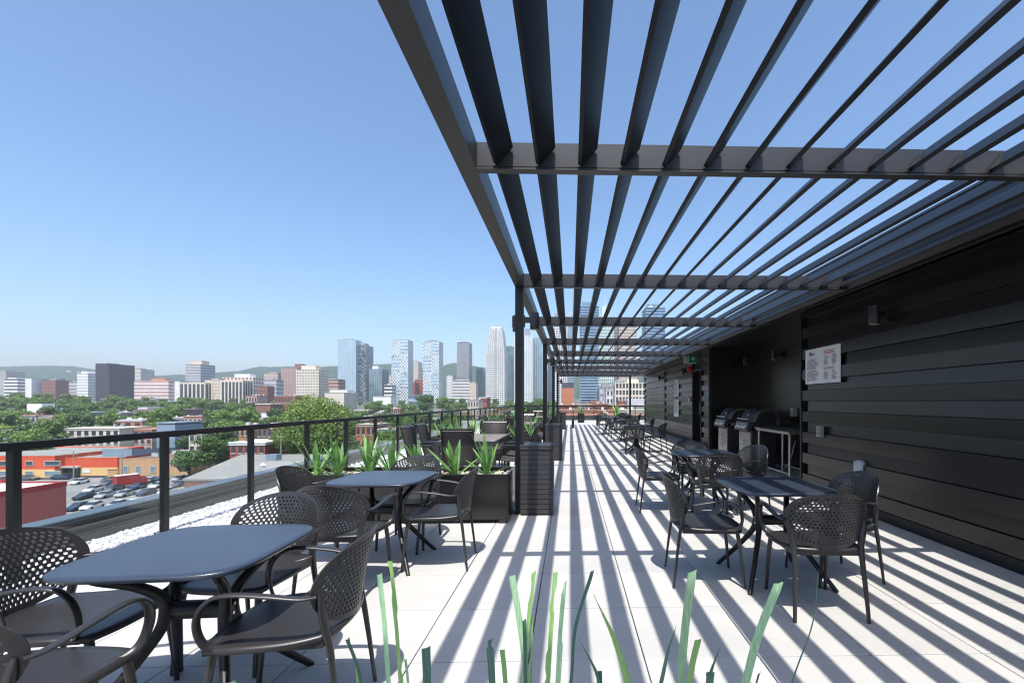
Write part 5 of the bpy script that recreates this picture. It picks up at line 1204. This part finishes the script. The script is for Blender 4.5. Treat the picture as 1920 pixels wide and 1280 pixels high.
for (ua, ub, Ya, Yb, n_, wh) in zones:
    tries = 0; c_ = 0
    while c_ < n_ and tries < n_ * 8:
        tries += 1; Y = random.uniform(Ya, Yb); x = XU(random.uniform(ua, ub), Y)
        if not ok(x, Y): continue
        k = random.choices(range(5), (4, 4, 3, 1.4, 3))[0]
        if Y > 410 or (Y > 345 and c_ % 5 == 0):
            cr_ = [q for q in protos[k].children if q.name.startswith('crown')][0].data; sc_ = random.uniform(.62, 1.12); an_ = random.uniform(0, 6.28); ca, sa = math.cos(an_), math.sin(an_); z0 = gz(x, Y); co_ = [v.co for v in cr_.vertices]; nq = len(co_) // 4
            for q in range(0, nq, 3):
                P4 = co_[q * 4:q * 4 + 4]; cm_ = (P4[0] + P4[2]) / 2
                woods.add([(x + sc_ * (ca * p.x - sa * p.y), Y + sc_ * (sa * p.x + ca * p.y), z0 + sc_ * p.z) for p in (cm_ + (p_ - cm_) * 1.65 for p_ in P4)], [(0, 1, 2, 3)])
            c_ += 1; continue
        tree(k, x, Y, random.uniform(.62, 1.12), f'{kinds[k]} tree, {row_(Y)}, below the {lmk(x, Y)}', 'leafy trees beyond the balustrade'); c_ += 1
woods.build('far_woods', M['leaf'], kind='stuff')
for (u, v, Y, k, s, lb) in ((355, 870, 128, 1, .75, 'dark bushy tree at the corner of the tan building'), (392, 840, 134, 0, .9, 'mid green tree right of the narrow cream house'), (470, 700, 600, 4, .9, 'dark tree at the foot of the beige office tower'),
    (540, 0, 240, 0, 1.2, 'mid green tree left behind the big tree'), (655, 0, 235, 1, 1.3, 'dark tree just right of the big tree top'), (510, 0, 175, 3, 1.0, 'yellowish tree at the left foot of the big tree'), (795, 0, 420, 4, 1.5, 'tall dark tree under the right checkered twin'), (830, 0, 430, 2, 1.4, 'tall tree left of the narrow grey tower'),
    (1005, 0, 260, 4, 1.6, 'large dark tree between the two nearest pergola posts'), (985, 0, 280, 2, 1.3, 'tall tree beside the nearest pergola post'), (850, 0, 250, 3, 1.3, 'light green tree before the narrow grey tower'), (60, 0, 150, 0, 1.0, 'tree right of the dark house at the left')):
    tree(k, XU(u, Y), Y, s, lb, None)
# plant in the cube planter
c = copy_tree(ys_[1]); c.location = (.72, 30.6, .55); c.scale = (1.6, 1.6, 1.4); c['label'] = 'sprawling plant in the small square planter at the far end'; del c['group']
c = copy_tree(ys_[2]); c.location = (3.0, 29.5, .4); c.scale = (2, 2, 1.7); c['label'] = 'large sword plant left of the far right pergola post'; del c['group']
q = copy_tree(cb); q.location = (3.0, 29.5, -.12); q['label'] = 'square dark planter left of the far right pergola post'

# labels shared by several trees, houses or villas: tell them apart from left to right
ORD2 = ['leftmost', 'second from left', 'third from left', 'fourth from left', 'fifth from left', 'sixth from left', 'seventh from left', 'eighth from left', 'ninth from left', 'tenth from left', 'eleventh from left', 'twelfth from left'] + ['far right one'] * 9
bylab = {}
for o in C.objects:
    if o.parent is None and o.get('label') and o.get('category') in ('tree', 'building', 'house'): bylab.setdefault(o['label'], []).append(o)
for lb, os_ in bylab.items():
    if len(os_) > 1:
        os_.sort(key=lambda q: q.location.x / q.location.y)
        for k, q in enumerate(os_): q['label'] = f'{lb}, {ORD2[k]}'

# ================================================================== AIR
hz, t, p = newmat('haze_air'); t.nodes.remove(p)
pv = t.nodes.new('ShaderNodeVolumePrincipled'); pv.inputs['Color'].default_value = (.86, .90, 1, 1); pv.inputs['Density'].default_value = .00019; pv.inputs['Anisotropy'].default_value = .2
t.links.new(pv.outputs[0], t.nodes['Material Output'].inputs['Volume'])
b = MB(); b.box(-4600, 4600, -60, 3650, -23.5, 265); b.build('haze', hz, kind='stuff')
